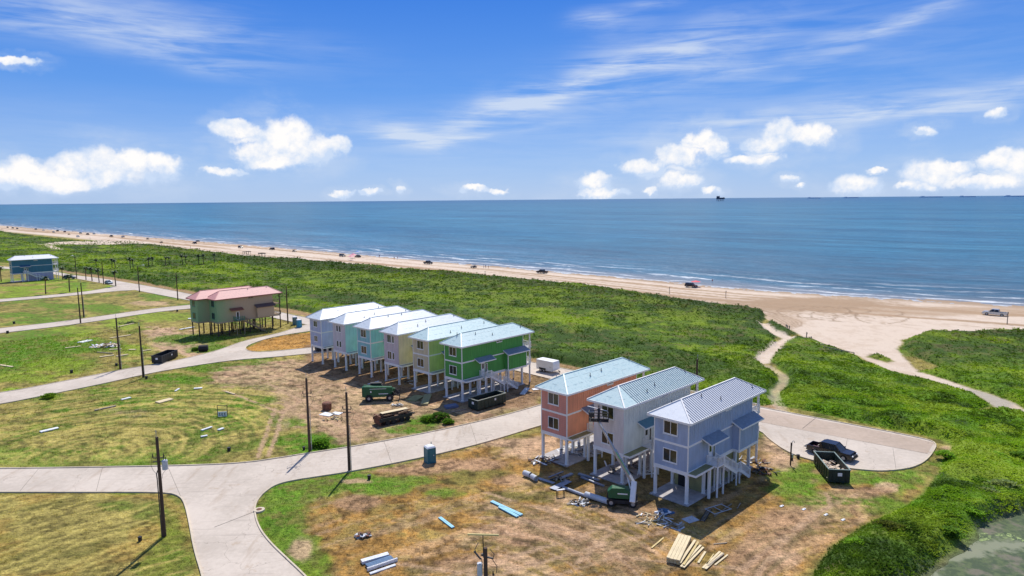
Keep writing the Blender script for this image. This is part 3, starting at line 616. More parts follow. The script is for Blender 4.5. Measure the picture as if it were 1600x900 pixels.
T.link(T.m('ADD', T.m('MULTIPLY', hf, .9), T.m('ADD', T.m('MULTIPLY', mf, 1.6), T.m('MULTIPLY', xf, .3))), bp.inputs['Height']); T.link(bp.outputs[0], b.inputs['Normal'])
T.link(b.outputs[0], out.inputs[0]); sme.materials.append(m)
seo = bpy.data.objects.new('sea', sme); C.objects.link(seo); tag(seo, kind='structure')

# pond
m = bpy.data.materials.new('pond_water'); m.use_nodes = True; m.node_tree.nodes.clear(); T = NT(m.node_tree)
out = T.n('ShaderNodeOutputMaterial'); b = T.n('ShaderNodeBsdfPrincipled'); T.link(b.outputs[0], out.inputs[0]); oc = T.n('ShaderNodeTexCoord').outputs['Object']
pc = G(1700, 960)
d = T.v('LENGTH', T.v('SUBTRACT', T.v('ADD', oc, T.v('SCALE', T.v('SUBTRACT', T.noise(oc, .35, 5, .65, out='Color'), (.5, .5, .5)), scale=7.0)), (pc[0], pc[1], 0)))
rad = math.hypot(G(1530,852)[0]-pc[0], G(1530,852)[1]-pc[1])
cres = T.m('MULTIPLY', T.ss(T.m('ABSOLUTE', T.m('SUBTRACT', d, rad)), 1.5, .5), .9)
al_ = T.ss(T.noise(oc, 1.4, 6, .7), .42, .62)
c = T.mix(al_, (.075, .10, .055), (.12, .15, .07)); c = T.mix(T.ss(T.noise(oc, .5, 4, .6), .5, .64, 0, .6), c, (.23, .19, .15))
c = T.mix(cres, c, (.25, .26, .17)); c = T.mix(T.m('MULTIPLY', T.ss(T.m('ABSOLUTE', T.m('SUBTRACT', d, rad+1.9)), .9, .2), T.ss(T.noise(oc, 2.2, 4, .7), .5, .58)), c, (.34, .42, .16))
T.link(c, b.inputs['Base Color']); b.inputs['Roughness'].default_value = .5; b.inputs['Specular IOR Level'].default_value = .06
po = sheet('pond_water', smooth_poly([G(px, py, -.25) for px, py in [(1425,915),(1455,885),(1485,855),(1510,835),(1540,815),(1570,802),(1610,795),(1850,790),(1950,900),(1700,1100),(1380,960)]], 2), -.25, m)

# ---------------------------------------------------------------- plants growing over the dunes
def leaf_cloud(name, P3, size, cols, blades=7, spread=1.0, up=0.75, sh=None):
    """many small leaf blades in tufts: P3 (n,3) tuft feet, size (n,), cols (n,3)"""
    n = len(P3); k = blades; N = n*k
    up = up*.62; th = np.random.rand(N)*6.283; sp = (0.25+0.75*np.random.rand(N))*spread
    s_ = np.repeat(size, k); P0 = np.repeat(P3, k, 0); cl = np.repeat(cols, k, 0)*(0.7+0.6*np.random.rand(N, 1))
    dx = np.cos(th); dy = np.sin(th)
    base = P0+np.stack([dx*s_*.35*np.random.rand(N), dy*s_*.35*np.random.rand(N), s_*0.25*np.random.rand(N)], -1)
    tip = base+np.stack([dx*s_*sp*.6, dy*s_*sp*.6, s_*(up*(0.35+.75*np.random.rand(N)))], -1)
    wd = s_*(.16+.12*np.random.rand(N)); px_ = np.stack([-dy*wd, dx*wd, np.zeros(N)], -1)
    mid = base*.45+tip*.55+np.stack([np.zeros(N), np.zeros(N), s_*.10], -1)
    V = np.stack([base, mid+px_, tip, mid-px_], 1).reshape(-1, 3)
    F = np.arange(N*4).reshape(N, 4)
    me = bpy.data.meshes.new(name); me.vertices.add(N*4); me.vertices.foreach_set('co', V.ravel().astype(np.float32))
    me.loops.add(N*4); me.loops.foreach_set('vertex_index', F.ravel().astype(np.int32)); me.polygons.add(N); me.polygons.foreach_set('loop_start', (np.arange(N)*4).astype(np.int32)); me.update()
    a = me.color_attributes.new('albedo', 'FLOAT_COLOR', 'POINT'); a.data.foreach_set('color', np.concatenate([np.repeat(cl, 4, 0), np.ones((N*4, 1))], 1).ravel().astype(np.float32))
    me.materials.append(LEAF); return me
m = bpy.data.materials.new('leaf'); m.use_nodes = True; m.node_tree.nodes.clear(); T = NT(m.node_tree)
out = T.n('ShaderNodeOutputMaterial'); at = T.n('ShaderNodeAttribute', attribute_name='albedo').outputs['Color']
df = T.n('ShaderNodeBsdfDiffuse'); tr = T.n('ShaderNodeBsdfTranslucent'); T.link(at, df.inputs[0]); T.link(T.mix(1.0, at, (1.25, 1.3, .6), 'MULTIPLY'), tr.inputs[0])
mx = T.n('ShaderNodeMixShader'); mx.inputs[0].default_value = .38; T.link(df.outputs[0], mx.inputs[1]); T.link(tr.outputs[0], mx.inputs[2]); T.link(mx.outputs[0], out.inputs[0]); LEAF = m
def leafcol(x, y, s):
    n = len(x); t = fbm(x, y, 4, 3, 81)*.5+fbm(x, y, 14, 3, 82)*.5; c = np.tile(c_veg*1.15, (n, 1)); 
    t = tone(x, y); c = mixc(c, sst(t, .50, .62), c_vegy*1.35); c = mixc(c, sst(t, .50, .40)*.9, c_veg2*1.6)
    ng = sst(x, 28, 50)*sst(150-y, 0, 50); c = mixc(c, ng*.65*sst(fbm(x, y, 2.5, 3, 84), .3, .6), col(.27,.46,.03)); c = mixc(c, ng*sst(fbm(x, y, 5, 4, 45, 0.6), .50, .62)*.6, col(.40,.50,.05))
    rg = np.exp(-((s+58)/20)**2); c = mixc(c, rg*.9*sst(fbm(x, y, 5, 3, 83), .3, .6), c_veg2*1.3); c = mixc(c, rg*sst(fbm(x, y, 3, 3, 87), .56, .7)*.6, c_brn*1.2); return c
def scatter(n, r0, r1, a0=-42, a1=44):
    a = np.radians(np.random.uniform(a0, a1, n)); t = np.random.rand(n)**0.72; r = r0*(r1/r0)**t
    return r*np.sin(a), r*np.cos(a), r
x, y, r = scatter(230000, 62, 1200); x2, y2, r2 = scatter(190000, 58, 190, 6, 43); k2 = np.random.rand(len(x2)) < sst(np.degrees(np.arctan2(x2, y2)), 10, 24)*sst(r2, 185, 100)*.8; x2, y2, r2 = x2[k2], y2[k2], r2[k2]; x = np.concatenate([x, x2]); y = np.concatenate([y, y2]); r = np.concatenate([r, r2])
vd = np.max([sdf(x, y, p) for p in VEG_POLYS], axis=0)+(fbm(x, y, 7, 4, 3)-.5)*np.clip(r/60, 1, 4); s = shore_d(x, y); rd = np.max([sdf(x, y, p) for p in WROADS], axis=0); pd = sdf(x, y, GP(POND))
pth = dline(x, y, GP([(1190.6,507),(1203,518),(1225,525.6),(1234,530),(1219,538),(1197,554),(1190.6,566),(1209,575.6),(1223,585),(1225,597.5),(1208,613),(1209,625)]))
ok = (np.random.rand(len(x)) < np.where(s > -80, 1.0, .35+.65*sst(fbm(x, y, 6, 3, 95), .38, .56)+.3*(r < 150))) & (vd > .15) & (rd < -.6) & (s < -40) & (pd < -.3) & (pth > 1.1); x, y, r, vd, s, rd, pd = [q[ok] for q in (x, y, r, vd, s, rd, pd)]
z = ground_z(x, y, vd, rd, s, pd)
PT = np.stack([x, y, z-.05], -1); sz = np.clip(.0024*r, .26, .95)*(.6+.9*np.random.rand(len(x))*fbm(x, y, 3, 2, 85)*1.6)
for nm, lo, hi, k in (('dune_plants', 0, 170, 6), ('dune_plants', 170, 1300, 5)):
    q = (r >= lo) & (r < hi)
    o = bpy.data.objects.new(nm, leaf_cloud(nm, PT[q], sz[q], leafcol(x[q], y[q], s[q]), k)); C.objects.link(o); tag(o, ('dense low green dune plants round the pond and beach access' if lo == 0 else 'low green dune plants stretching along the shore'), 'plants', kind='stuff')
print('dune tufts', len(x))
# ================================================================ houses
TRIM = mat('white_trim', (.82, .79, .76), .55, var=.05)
OLIVE = mat('olive_sheathing', (.30, .28, .13), .8, var=.18, vscale=1.2)
SOFFIT = mat('soffit_board', (.33, .30, .20), .8, var=.15)
CONCS = mat('slab_concrete', (.42, .39, .38), .85, var=.2, vscale=1.5, bump=.2)
GLASS = mat('dark_glass', (.025, .028, .03), .12, var=.2, spec=.6)
GLASS2 = mat('olive_glass', (.04, .042, .02), .15, var=.3, spec=.6)
DARKD = mat('dark_opening', (.02, .02, .022), .8)
PIPE = mat('vent_pipe', (.12, .12, .13), .5)
CAN = mat('slate_roofing', (.20, .25, .31), .5, var=.15)
TREAT = mat('treated_timber', (.30, .22, .13), .8, var=.25)
BROWNP = mat('brown_pile', (.085, .055, .04), .85, var=.3)
def roofmat(name, base, spk, metal=0.0, rough=.45, lap=.9):
    m = bpy.data.materials.new(name); m.use_nodes = True; m.node_tree.nodes.clear(); T = NT(m.node_tree)
    out = T.n('ShaderNodeOutputMaterial'); b = T.n('ShaderNodeBsdfPrincipled'); T.link(b.outputs[0], out.inputs[0])
    oc = T.n('ShaderNodeTexCoord').outputs['Object']
    sp = T.ss(T.noise(oc, 2.3, 5, .7), .50, .62, 0, 1); c = T.mix(T.m('MULTIPLY', sp, .55), base, spk)
    if lap:
        w_ = T.n('ShaderNodeTexWave', wave_type='BANDS', bands_direction='Z', wave_profile='SAW'); T.link(oc, w_.inputs[0]); w_.inputs['Scale'].default_value = .52; w_.inputs['Distortion'].default_value = .25; w_.inputs['Detail Scale'].default_value = .5
        c = T.mix(T.m('MULTIPLY', T.m('MULTIPLY', T.ss(w_.outputs['Fac'], .94, .985), T.ss(T.noise(oc, .8, 3, .6), .42, .6)), lap), c, (.12, .17, .2))
    T.link(c, b.inputs['Base Color']); b.inputs['Metallic'].default_value = metal; b.inputs['Roughness'].default_value = rough; b.inputs['Specular IOR Level'].default_value = .5
    bp = T.n('ShaderNodeBump'); bp.inputs['Distance'].default_value = .02; bp.inputs['Strength'].default_value = .35; T.link(T.noise(oc, 2.0, 3, .6), bp.inputs['Height']); T.link(bp.outputs[0], b.inputs['Normal'])
    return m
R_UND = roofmat('pale_underlayment', (.58, .72, .69), (.36, .53, .54))
R_WHT = roofmat('white_underlayment', (.66, .70, .72), (.50, .57, .61))
R_MET = roofmat('galvanised_metal', (.80, .81, .81), (.70, .71, .73), metal=.05, rough=.4, lap=0)
R_RED = roofmat('faded_red_roofing', (.70, .34, .29), (.50, .24, .23), lap=.4, rough=.6)
R_BRI = roofmat('bright_white_roofing', (.80, .80, .82), (.72, .74, .78), lap=0)
SEAM = mat('roof_seam', (.30, .31, .36), .45, metal=.4)
SEAMW = mat('roof_seam_pale', (.60, .62, .68), .45, metal=.3)
_mc = {}
def cached(key, fn):
    if key not in _mc: _mc[key] = fn()
    return _mc[key]
def window_part(root, face, a, z0, wd, ht, panes=2, light=1, trim=TRIM, base=0.0):
    """face 'f': on plane x=base, a along +y; 's': on plane y=base, a along +x; 'l': far side"""
    key = ('win', face, wd, ht, trim.name)
    def fr():
        mb = MB(); t = .09; d0, d1 = -.05, .03
        for (p0, p1, q0, q1) in ((0, wd, 0, t), (0, wd, ht-t, ht), (0, t, t, ht-t), (wd-t, wd, t, ht-t)):
            if face == 'f': mb.box(d0, d1, p0, p1, q0, q1)
            else: mb.box(p0, p1, d0, d1, q0, q1)
        mid = wd*(.5 if panes == 2 else .5)
        if panes >= 2:
            if face == 'f': mb.box(-.035, .02, mid-.035, mid+.035, t, ht-t)
            else: mb.box(mid-.035, mid+.035, -.035, .02, t, ht-t)
        return mb.mesh('window_frame', trim)
    def pane(i, n, gm):
        def f():
            mb = MB(); t = .09; w0 = t+(wd-2*t)*i/n+.02; w1 = t+(wd-2*t)*(i+1)/n-.02
            if face == 'f': mb.box(-.022, -.006, w0, w1, t, ht-t)
            else: mb.box(w0, w1, -.022, -.006, t, ht-t)
            return mb.mesh('pane', gm)
        return cached(('pane', face, wd, ht, i, n, gm.name), f)
    loc = (base, a, z0) if face == 'f' else (a, base, z0)
    fo_ = put('window', cached(key, fr), root, loc)
    for i in range(panes): put('pane', pane(i, panes, GLASS2 if (i == (0 if face == 'f' else 1) and light) else GLASS), fo_)
    # sill
    def sl():
        mb = MB(); mb.box(-.09, -.051, -.05, wd+.05, -.07, .0) if face == 'f' else mb.box(-.05, wd+.05, -.09, -.051, -.07, .0); return mb.mesh('sill', trim)
    put('sill', cached(key+('sill',), sl), fo_)
    return fo_
def roof(root, x0, x1, y0, y1, ze, zr, f_in, b_in, material, seams=None, fascia=TRIM, seam_mat=SEAM, seam_from=0.0, under=None):
    yc = (y0+y1)/2; a = (x0+f_in, yc, zr); b_ = (x1-b_in, yc, zr)
    mb = MB(); t = .06; P_ = [(x0,y0,ze),(x1,y0,ze),(x1,y1,ze),(x0,y1,ze)]
    mb._add(P_+[a, b_], [(0,1,5,4),(1,2,5),(2,3,4,5),(3,0,4),(3,2,1,0)])
    ro = mb.build('roof', material, root)
    mb = MB(); h = .22; e = .04
    mb.box(x0-e, x1+e, y0-e, y0+.02, ze-h, ze+.01); mb.box(x0-e, x1+e, y1-.02, y1+e, ze-h, ze+.01); mb.box(x0-e, x0+.02, y0+.02, y1-.02, ze-h, ze+.01); mb.box(x1-.02, x1+e, y0+.02, y1-.02, ze-h, ze+.01)
    mb.build('fascia', fascia, ro)
    # ridge and hip caps
    mb = MB()
    for p, q in ((a, b_), (P_[0], a), (P_[3], a), (P_[1], b_), (P_[2], b_)): mb.beam(Vector(p)+Vector((0,0,.03)), Vector(q)+Vector((0,0,.03)), .16, .05)
    mb.build('ridge_cap', material if seams is None else fascia, ro)
    if seams:
        mb = MB(); x = x0+seams/2
        while x < x1:
            if x >= seam_from:
                for ys in (y0, y1):
                    # height of the long slope at this x, cut by the hips
                    fx = 1.0
                    if x < x0+f_in: fx = (x-x0)/f_in
                    if x > x1-b_in: fx = (x1-x)/b_in
                    y_e = ys+(yc-ys)*fx; z_e = ze+(zr-ze)*fx
                    mb.beam((x, ys, ze+.03), (x, y_e, z_e+.03), .05, .06)
            x += seams
        if seam_from <= x0+.1:
            for (xs, inn, s_) in ((x0, f_in, 1), (x1, b_in, -1)):
                y = y0+seams/2
                while y < y1:
                    fr = 1-abs(y-yc)/((y1-y0)/2); mb.beam((xs, y, ze+.03), (xs+s_*inn*fr, y, ze+(zr-ze)*fr+.03), .05, .06); y += seams
        o = mb.build('roof_seam', seam_mat, ro, kind='stuff')
    return ro
def vents(ro, x0, x1, ze, zr, y0, y1, n=4, seed=1):
    rd = random.Random(seed); yc = (y0+y1)/2
    for k in range(n):
        x = x0+(x1-x0)*(k+.7+rd.uniform(-.25, .25))/(n+.4); f = rd.uniform(.25, .9); sd_ = -1 if k % 3 else 1
        y = yc+sd_*(y1-yc)*(1-f); z = ze+(zr-ze)*f
        MB().cyl((0,0,-.05), (0,0,.38), .05, .05, 8).cyl((0,0,.0), (0,0,.05), .14, .08, 8).build('vent_pipe', PIPE, ro, (x, y, z))
def rail(mb, p, q, h=.95, sp=.16):
    p = Vector(p); q = Vector(q); u = Vector((0,0,1)); mb.beam(p+u*h, q+u*h, .07, .07); mb.beam(p+u*.12, q+u*.12, .05, .05)
    n = max(1, int((q-p).length/sp))
    for i in range(1, n): c = p.lerp(q, i/n); mb.beam(c+u*.12, c+u*h, .035, .035)
    mb.beam(p, p+u*(h+.08), .1, .1); mb.beam(q, q+u*(h+.08), .1, .1)
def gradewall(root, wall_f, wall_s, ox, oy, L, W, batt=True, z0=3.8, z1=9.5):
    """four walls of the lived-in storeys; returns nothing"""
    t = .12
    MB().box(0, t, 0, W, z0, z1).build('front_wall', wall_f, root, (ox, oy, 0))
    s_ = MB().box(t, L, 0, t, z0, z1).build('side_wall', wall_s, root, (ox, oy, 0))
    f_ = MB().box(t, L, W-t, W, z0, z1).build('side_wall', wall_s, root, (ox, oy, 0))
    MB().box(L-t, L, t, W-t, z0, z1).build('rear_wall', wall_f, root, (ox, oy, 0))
    if batt:
        mb = MB(); x = .38
        while x < L-.1: mb.box(x-.025, x+.025, -.028, .0, 6.86, z1-.02); mb.box(x-.025, x+.025, W, W+.028, 6.86, z1-.02); x += .42
        mb.build('siding_batten', wall_s, root, (ox, oy, 0), kind='stuff')
        mb = MB(); z = z0+.25
        while z < 6.5: mb.box(.1, L, -.012, 0, z-.012, z+.012); z += .25
        z = z0+.25
        while z < z1: mb.box(-.012, 0, .1, W-.1, z-.012, z+.012); z += .25
        mb.build('siding_lap', wall_s, root, (ox, oy, 0), kind='stuff')
def stilt_house(name, label, F, ang, wall_f, wall_s, roofm, trim=TRIM, W=4.4, L=15.2, seams=None, seam_from=0, band=True, bay=True, stairs=True, canopy=CAN, wins='two', postm=None, lower=None, seed=1, group=None, slab=True, seam_mat=SEAM, deckside=True, batt=True, corner=True, ledge=OLIVE):
    r = thing(name, label, 'house', (F[0], F[1], 0), ang, group)
    postm = postm or trim
    if slab: MB().box(-.35, L+.2, -.3, W+.3, -.05, .12).build('concrete_slab', CONCS, r)
    pm = cached(('post', postm.name), lambda: MB().box(-.15, .15, -.15, .15, 0, 3.4).box(-.2, .2, -.2, .2, 0, .16).box(-.2, .2, -.2, .2, 3.26, 3.36).mesh('post', postm))
    for x in (.15, 3.85, 7.6, 11.4, L-.15):
        for y in (.15, W-.15): put('post', pm, r, (x, y, 0))
    for x in (.15+3.7, 11.4): put('post', pm, r, (x, W/2, 0))
    pt = cached(('tall', postm.name), lambda: MB().box(-.11, .11, -.11, .11, 0, 9.5).mesh('porch_post', postm))
    for y in (.11, W-.11): put('porch_post', pt, r, (L+1.95, y, 0))
    # floor beam, soffit
    mb = MB(); mb.box(-.04, L+2.1, -.04, .1, 3.36, 3.8); mb.box(-.04, L+2.1, W-.1, W+.04, 3.36, 3.8); mb.box(-.04, .1, .1, W-.1, 3.36, 3.8); mb.box(L+2.0, L+2.1, .1, W-.1, 3.36, 3.8)
    mb.build('floor_beam', trim, r)
    mb = MB(); mb.box(.1, L+2.0, .1, W-.1, 3.5, 3.78)
    for x in np.arange(.6, L, .6): mb.box(x-.03, x+.03, .1, W-.1, 3.38, 3.5)
    mb.build('floor_joists', SOFFIT, r)
    gradewall(r, wall_f, wall_s, 0, 0, L, W, batt)
    # trims
    if corner:
        for (x, y) in ((-.035, -.035), (-.035, W-.08)): MB().box(x, x+.115, y, y+.115, 3.8, 9.5).build('corner_trim', trim, r)
        MB().box(L-.08, L+.035, -.035, .08, 3.8, 9.5).build('corner_trim', trim, r)
    if band:
        MB().box(-.045, -.0, .08, W-.08, 6.56, 6.80).build('band_trim', trim, r)
        MB().box(.08, 2.9, -.045, 0, 6.62, 6.84).build('band_trim', trim, r)
        MB().box(6.9, 10.2 if bay else L-.1, -.045, 0, 6.66, 6.84).build('band_trim', trim, r)
    # windows
    if wins == 'two':
        for z in (4.42, 7.65): window_part(r, 'f', 1.35, z, 1.85, 1.55)
    elif wins == 'narrow':
        for z in (4.55, 7.7):
            for a in (1.35, 2.35): window_part(r, 'f', a, z, .72, 1.35, 1, 0)
    elif wins == 'odd':
        for z in (4.5, 7.65): window_part(r, 'f', 2.1, z, 1.25, 1.55); window_part(r, 'f', 1.2, z+.05, .65, 1.4, 1, 1)
    elif wins == 'small':
        for z in (4.6, 7.75): window_part(r, 'f', 1.5, z, 1.45, 1.3)
    window_part(r, 's', 8.3, 8.95, 1.4, .42, 2, 0)
    for x in (2.2, 6.0, 9.4, 12.6): window_part(r, 's', x, 7.5, .9, 1.4, 1, 0, base=W+.131) if 0 else None
    # side entry: canopy, door, landing, stairs
    mb = MB(); ov = 1.25
    mb._add([(2.9,0,7.05),(6.9,0,7.05),(6.9,-ov,6.5),(2.9,-ov,6.5),(2.9,0,6.95),(6.9,0,6.95),(6.9,-ov,6.4),(2.9,-ov,6.4)], [(0,1,2,3),(4,7,6,5),(3,2,6,7),(0,3,7,4),(1,5,6,2)])
    cn_ = mb.build('canopy', canopy, r)
    mb = MB(); mb.box(2.86, 6.94, -ov-.05, -ov, 6.33, 6.5); 
    for x in (2.86, 6.88): mb._add([(x,0,6.9),(x+.06,0,6.9),(x+.06,-ov,6.36),(x,-ov,6.36),(x,0,7.03),(x+.06,0,7.03),(x+.06,-ov,6.5),(x,-ov,6.5)], [(0,1,2,3),(4,7,6,5),(0,3,7,4),(1,5,6,2)])
    mb.build('fascia', trim, cn_)
    if stairs:
        do = MB().box(4.42, 5.28, -.06, -.0, 3.84, 5.95).build('door', trim, r); MB().box(4.62, 5.08, -.075, -.061, 4.9, 5.75).build('door_pane', GLASS, do)
        window_part(r, 's', 5.5, 4.0, .5, 1.7, 1, 0)
        MB().box(4.0, 5.6, -1.5, -.045, 3.55, 3.72).build('landing', trim, r)
        lp = cached(('lpost', trim.name), lambda: MB().box(-.08, .08, -.08, .08, 0, 3.55).mesh('landing_post', trim))
        for x, y in ((4.1, -1.42), (5.5, -1.42), (5.5, -.3)): put('landing_post', lp, r, (x, y, 0))
        mb = MB(); rail(mb, (4.05, -1.45, 3.72), (5.5, -1.45, 3.72)); rail(mb, (4.05, -.1, 3.72), (4.05, -1.45, 3.72)); mb.build('railing', trim, r)
        sa_, sb_ = (5.6, 3.62), (8.7, 1.72); sc_2, sd2 = (9.7, 1.72), (12.2, .1)
        mb = MB()
        for y in (-1.45, -.35):
            for (p, q) in ((sa_, sb_), (sc_2, sd2)): mb.beam((p[0], y, p[1]-.12), (q[0], y, q[1]-.12), .07, .32)
        mb.build('stringer', trim, r)
        tm = cached(('tread', trim.name), lambda: MB().box(-.15, .15, -.53, .53, -.02, .025).mesh('tread', trim))
        for (p, q, n) in ((sa_, sb_, 10), (sc_2, sd2, 9)):
            for i in range(1, n): put('tread', tm, r, (p[0]+(q[0]-p[0])*i/n, -.9, p[1]+(q[1]-p[1])*i/n+.04))
        MB().box(8.7, 9.7, -1.45, -.35, 1.6, 1.74).build('mid_landing', trim, r)
        l2 = cached(('lpost2', trim.name), lambda: MB().box(-.07, .07, -.07, .07, 0, 1.6).mesh('landing_post', trim))
        for x in (8.8, 9.6):
            for y in (-1.38, -.42): put('landing_post', l2, r, (x, y, 0))
        mb = MB()
        for y in (-1.45, -.33): rail(mb, (sa_[0], y, sa_[1]+.05), (sb_[0], y, sb_[1]+.05), .95, .2); rail(mb, (sc_2[0], y, sc_2[1]), (sd2[0], y, sd2[1]), .95, .2)
        rail(mb, (8.75, -1.45, 1.74), (9.65, -1.45, 1.74), .95, .2)
        mb.build('railing', trim, r)
    # projecting ledge for the outdoor units
    lg = MB().box(.0, 3.9, -1.0, -.045, 3.62, 3.70).build('ledge', ledge, r); mb = MB(); mb.box(-.04, 3.94, -1.06, -1.0, 3.48, 3.71); mb.box(3.9, 3.94, -1.0, -.05, 3.48, 3.71); mb.box(-.04, .0, -1.0, -.05, 3.48, 3.71); mb.build('fascia', trim, lg)
    put('post', cached(('ledgepost', postm.name), lambda: MB().box(-.13, .13, -.13, .13, 0, 3.6).mesh('post', postm)), r, (3.3, -.85, 0))
    if bay:
        b_ = MB().box(10.3, L, -.9, -.001, 3.8, 6.75).build('bay', wall_s, r)
        mb = MB(); x = 10.7
        while x < L-.1: mb.box(x-.025, x+.025, -.925, -.9, 3.82, 6.6); x += .42
        mb.build('siding_batten', wall_s, b_, kind='stuff')
        mb = MB(); mb.box(10.26, 10.38, -.94, -.82, 3.8, 6.6); mb.box(L-.08, L+.04, -.94, -.82, 3.8, 6.6); mb.box(10.25, L+.05, -.95, -.045, 3.5, 3.798); mb.build('trim', trim, b_)
        mb = MB(); mb._add([(10.0,0,7.3),(L+.5,0,7.3),(L+.5,-1.35,6.62),(10.0,-1.35,6.62),(10.0,0,7.2),(L+.5,0,7.2),(L+.5,-1.35,6.52),(10.0,-1.35,6.52)], [(0,1,2,3),(4,7,6,5),(0,3,7,4),(1,5,6,2),(3,2,6,7)])
        br_ = mb.build('bay_roof', canopy, r)
        mb = MB(); mb.box(9.96, L+.54, -1.41, -1.36, 6.46, 6.64)
        mb._add([(9.95,0,7.12),(10.0,0,7.12),(10.0,-1.38,6.44),(9.95,-1.38,6.44),(9.95,0,7.3),(10.0,0,7.3),(10.0,-1.38,6.62),(9.95,-1.38,6.62)], [(0,1,2,3),(4,7,6,5),(0,3,7,4),(1,5,6,2)])
        mb.build('fascia', trim, br_)
    # rear porches
    for z in (3.8, 6.75):
        dk = MB().box(L+.002, L+2.35, .1 if z < 4 else -.02, W-.1 if z < 4 else W+.02, z-.14, z+.02).build('porch_deck', trim, r)
        mb = MB(); rail(mb, (L+2.25, .05, z), (L+2.25, W-.05, z)); rail(mb, (L+.1, .05, z), (L+2.25, .05, z)); rail(mb, (L+.1, W-.05, z), (L+2.25, W-.05, z)); mb.build('railing', trim, dk)
    ro = roof(r, -.6, L+2.5, -.6, W+.6, 9.66, 11.35, 2.5, 2.9, roofm, seams, trim, seam_mat, seam_from)
    MB().box(-.55, L+2.4, -.55, W+.55, 9.40, 9.44).build('soffit', trim, r)
    vents(ro, -.6, L+2.5, 9.66, 11.35, -.6, W+.6, 5, seed)
    if lower: lower(r, L, W)
    return r
def pmat(n, c, **k): return mat(n, c, .65, var=.11, vscale=1.3, streak=(1.2, 1.2, .3), **k)
A45 = math.radians(45.0); A47 = math.radians(46.5)
SEAW = pmat('lilac_paint', (0.610, 0.540, 0.594))
# ---- row of six: one colour each, per-face light painted as separate tints
u0 = np.array([-39.9, 140.3]); st = np.array([6.27, -5.55]); RW = 'row of six houses on white stilts'
rowdef = [('periwinkle blue house at the far left end of the row of six', pmat('periwinkle_paint', (0.439, 0.464, 0.594)), pmat('periwinkle_side_lighter', (0.512, 0.540, 0.720)), R_WHT, 'small', True),
 ('second house of the row with lilac tinted front, pale aqua tinted side and no band trim', pmat('lilac_front_tint', (0.610, 0.518, 0.558)), pmat('aqua_side_tint', (0.512, 0.734, 0.648)), R_WHT, 'narrow', False),
 ('turquoise house, third of the row of six, with white band trim', pmat('turquoise_front_shaded', (0.268, 0.497, 0.522)), pmat('turquoise_paint', (0.268, 0.670, 0.612)), R_WHT, 'two', True),
 ('fourth house of the row with lilac grey tinted front and cream tinted side', pmat('lilac_grey_front_tint', (0.573, 0.475, 0.513)), pmat('cream_side_tint', (0.805, 0.659, 0.450)), R_WHT, 'odd', False),
 ('fifth house of the row with beige tinted front and lime green tinted side', pmat('beige_front_tint', (0.634, 0.497, 0.351)), pmat('lime_side_tint', (0.488, 0.605, 0.198)), R_UND, 'two', True),
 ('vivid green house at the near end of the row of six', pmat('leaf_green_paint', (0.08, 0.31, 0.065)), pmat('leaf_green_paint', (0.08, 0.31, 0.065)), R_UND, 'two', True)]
for i, (lb, wf, ws, rm, wn, bd) in enumerate(rowdef):
    F = u0+st*i
    tr = TRIM
    if i == 4: tr = mat('cream_trim', (.62, .60, .48), .6, var=.05)
    stilt_house('stilt_house', lb, F, A47, wf, ws, rm, wins=wn, band=bd, seed=i+3, group=RW, slab=(i > 3), trim=TRIM, corner=bd, ledge=CONCS, stairs=(i >= 4), bay=True)
# ---- the three near houses; coral and white fronts have shade put into their colour
TR3 = 'three large stilt houses by the turning circle'
stilt_house('stilt_house', 'coral orange house with pale roof, leftmost of the three by the turning circle', (6.85, 84.1), A45, pmat('coral_front_shaded', (.62,.26,.21)), pmat('coral_paint', (.76,.31,.18)), R_UND, wins='two', seed=11, group=TR3, stairs=True)
def white_extra(r, L, W): pass
stilt_house('stilt_house', 'unpainted white house, middle one, with half finished metal roof', (13.05, 78.25), A45, pmat('white_front_shaded', (0.732, 0.632, 0.594)), pmat('white_house_wrap', (0.732, 0.734, 0.666)), R_UND, wins='two', seed=12, group=TR3, seams=.42, seam_from=2.1, band=False, corner=False, canopy=mat('teal_roofing', (.11, .24, .28), .5))
def blue_lower(r, L, W):
    mb = MB(); z1 = 3.37
    mb.box(3.9, L-2.2, .42, .5, .12, z1); mb.box(3.9, L-2.2, W-.5, W-.42, .12, z1); mb.box(3.9, 4.0, .5, W-.5, .12, z1); mb.box(L-2.3, L-2.2, .5, W-.5, .12, z1)
    e = mb.build('enclosure_wall', OLIVE, r)
    for x0, x1 in ((4.3, 5.1), (6.4, 6.9)): MB().box(x0, x1, .40, .418, .14, 2.6).build('doorway', DARKD, r)
    MB().box(3.88, 3.898, 2.5, 3.5, .14, 2.5).build('doorway', DARKD, r)
    MB().box(8.4, 9.1, .40, .418, 1.1, 2.3).build('doorway', DARKD, r); MB().box(9.4, 10.0, .40, .418, 1.1, 2.3).build('doorway', DARKD, r)
stilt_house('stilt_house', 'periwinkle blue house with striped metal roof, nearest the camera', (19.3, 72.45), A45, pmat('cornflower_paint', (.35,.41,.54)), pmat('cornflower_side_paint', (.34,.41,.54)), R_MET, wins='two', seed=13, group=TR3, seams=.42, lower=blue_lower)
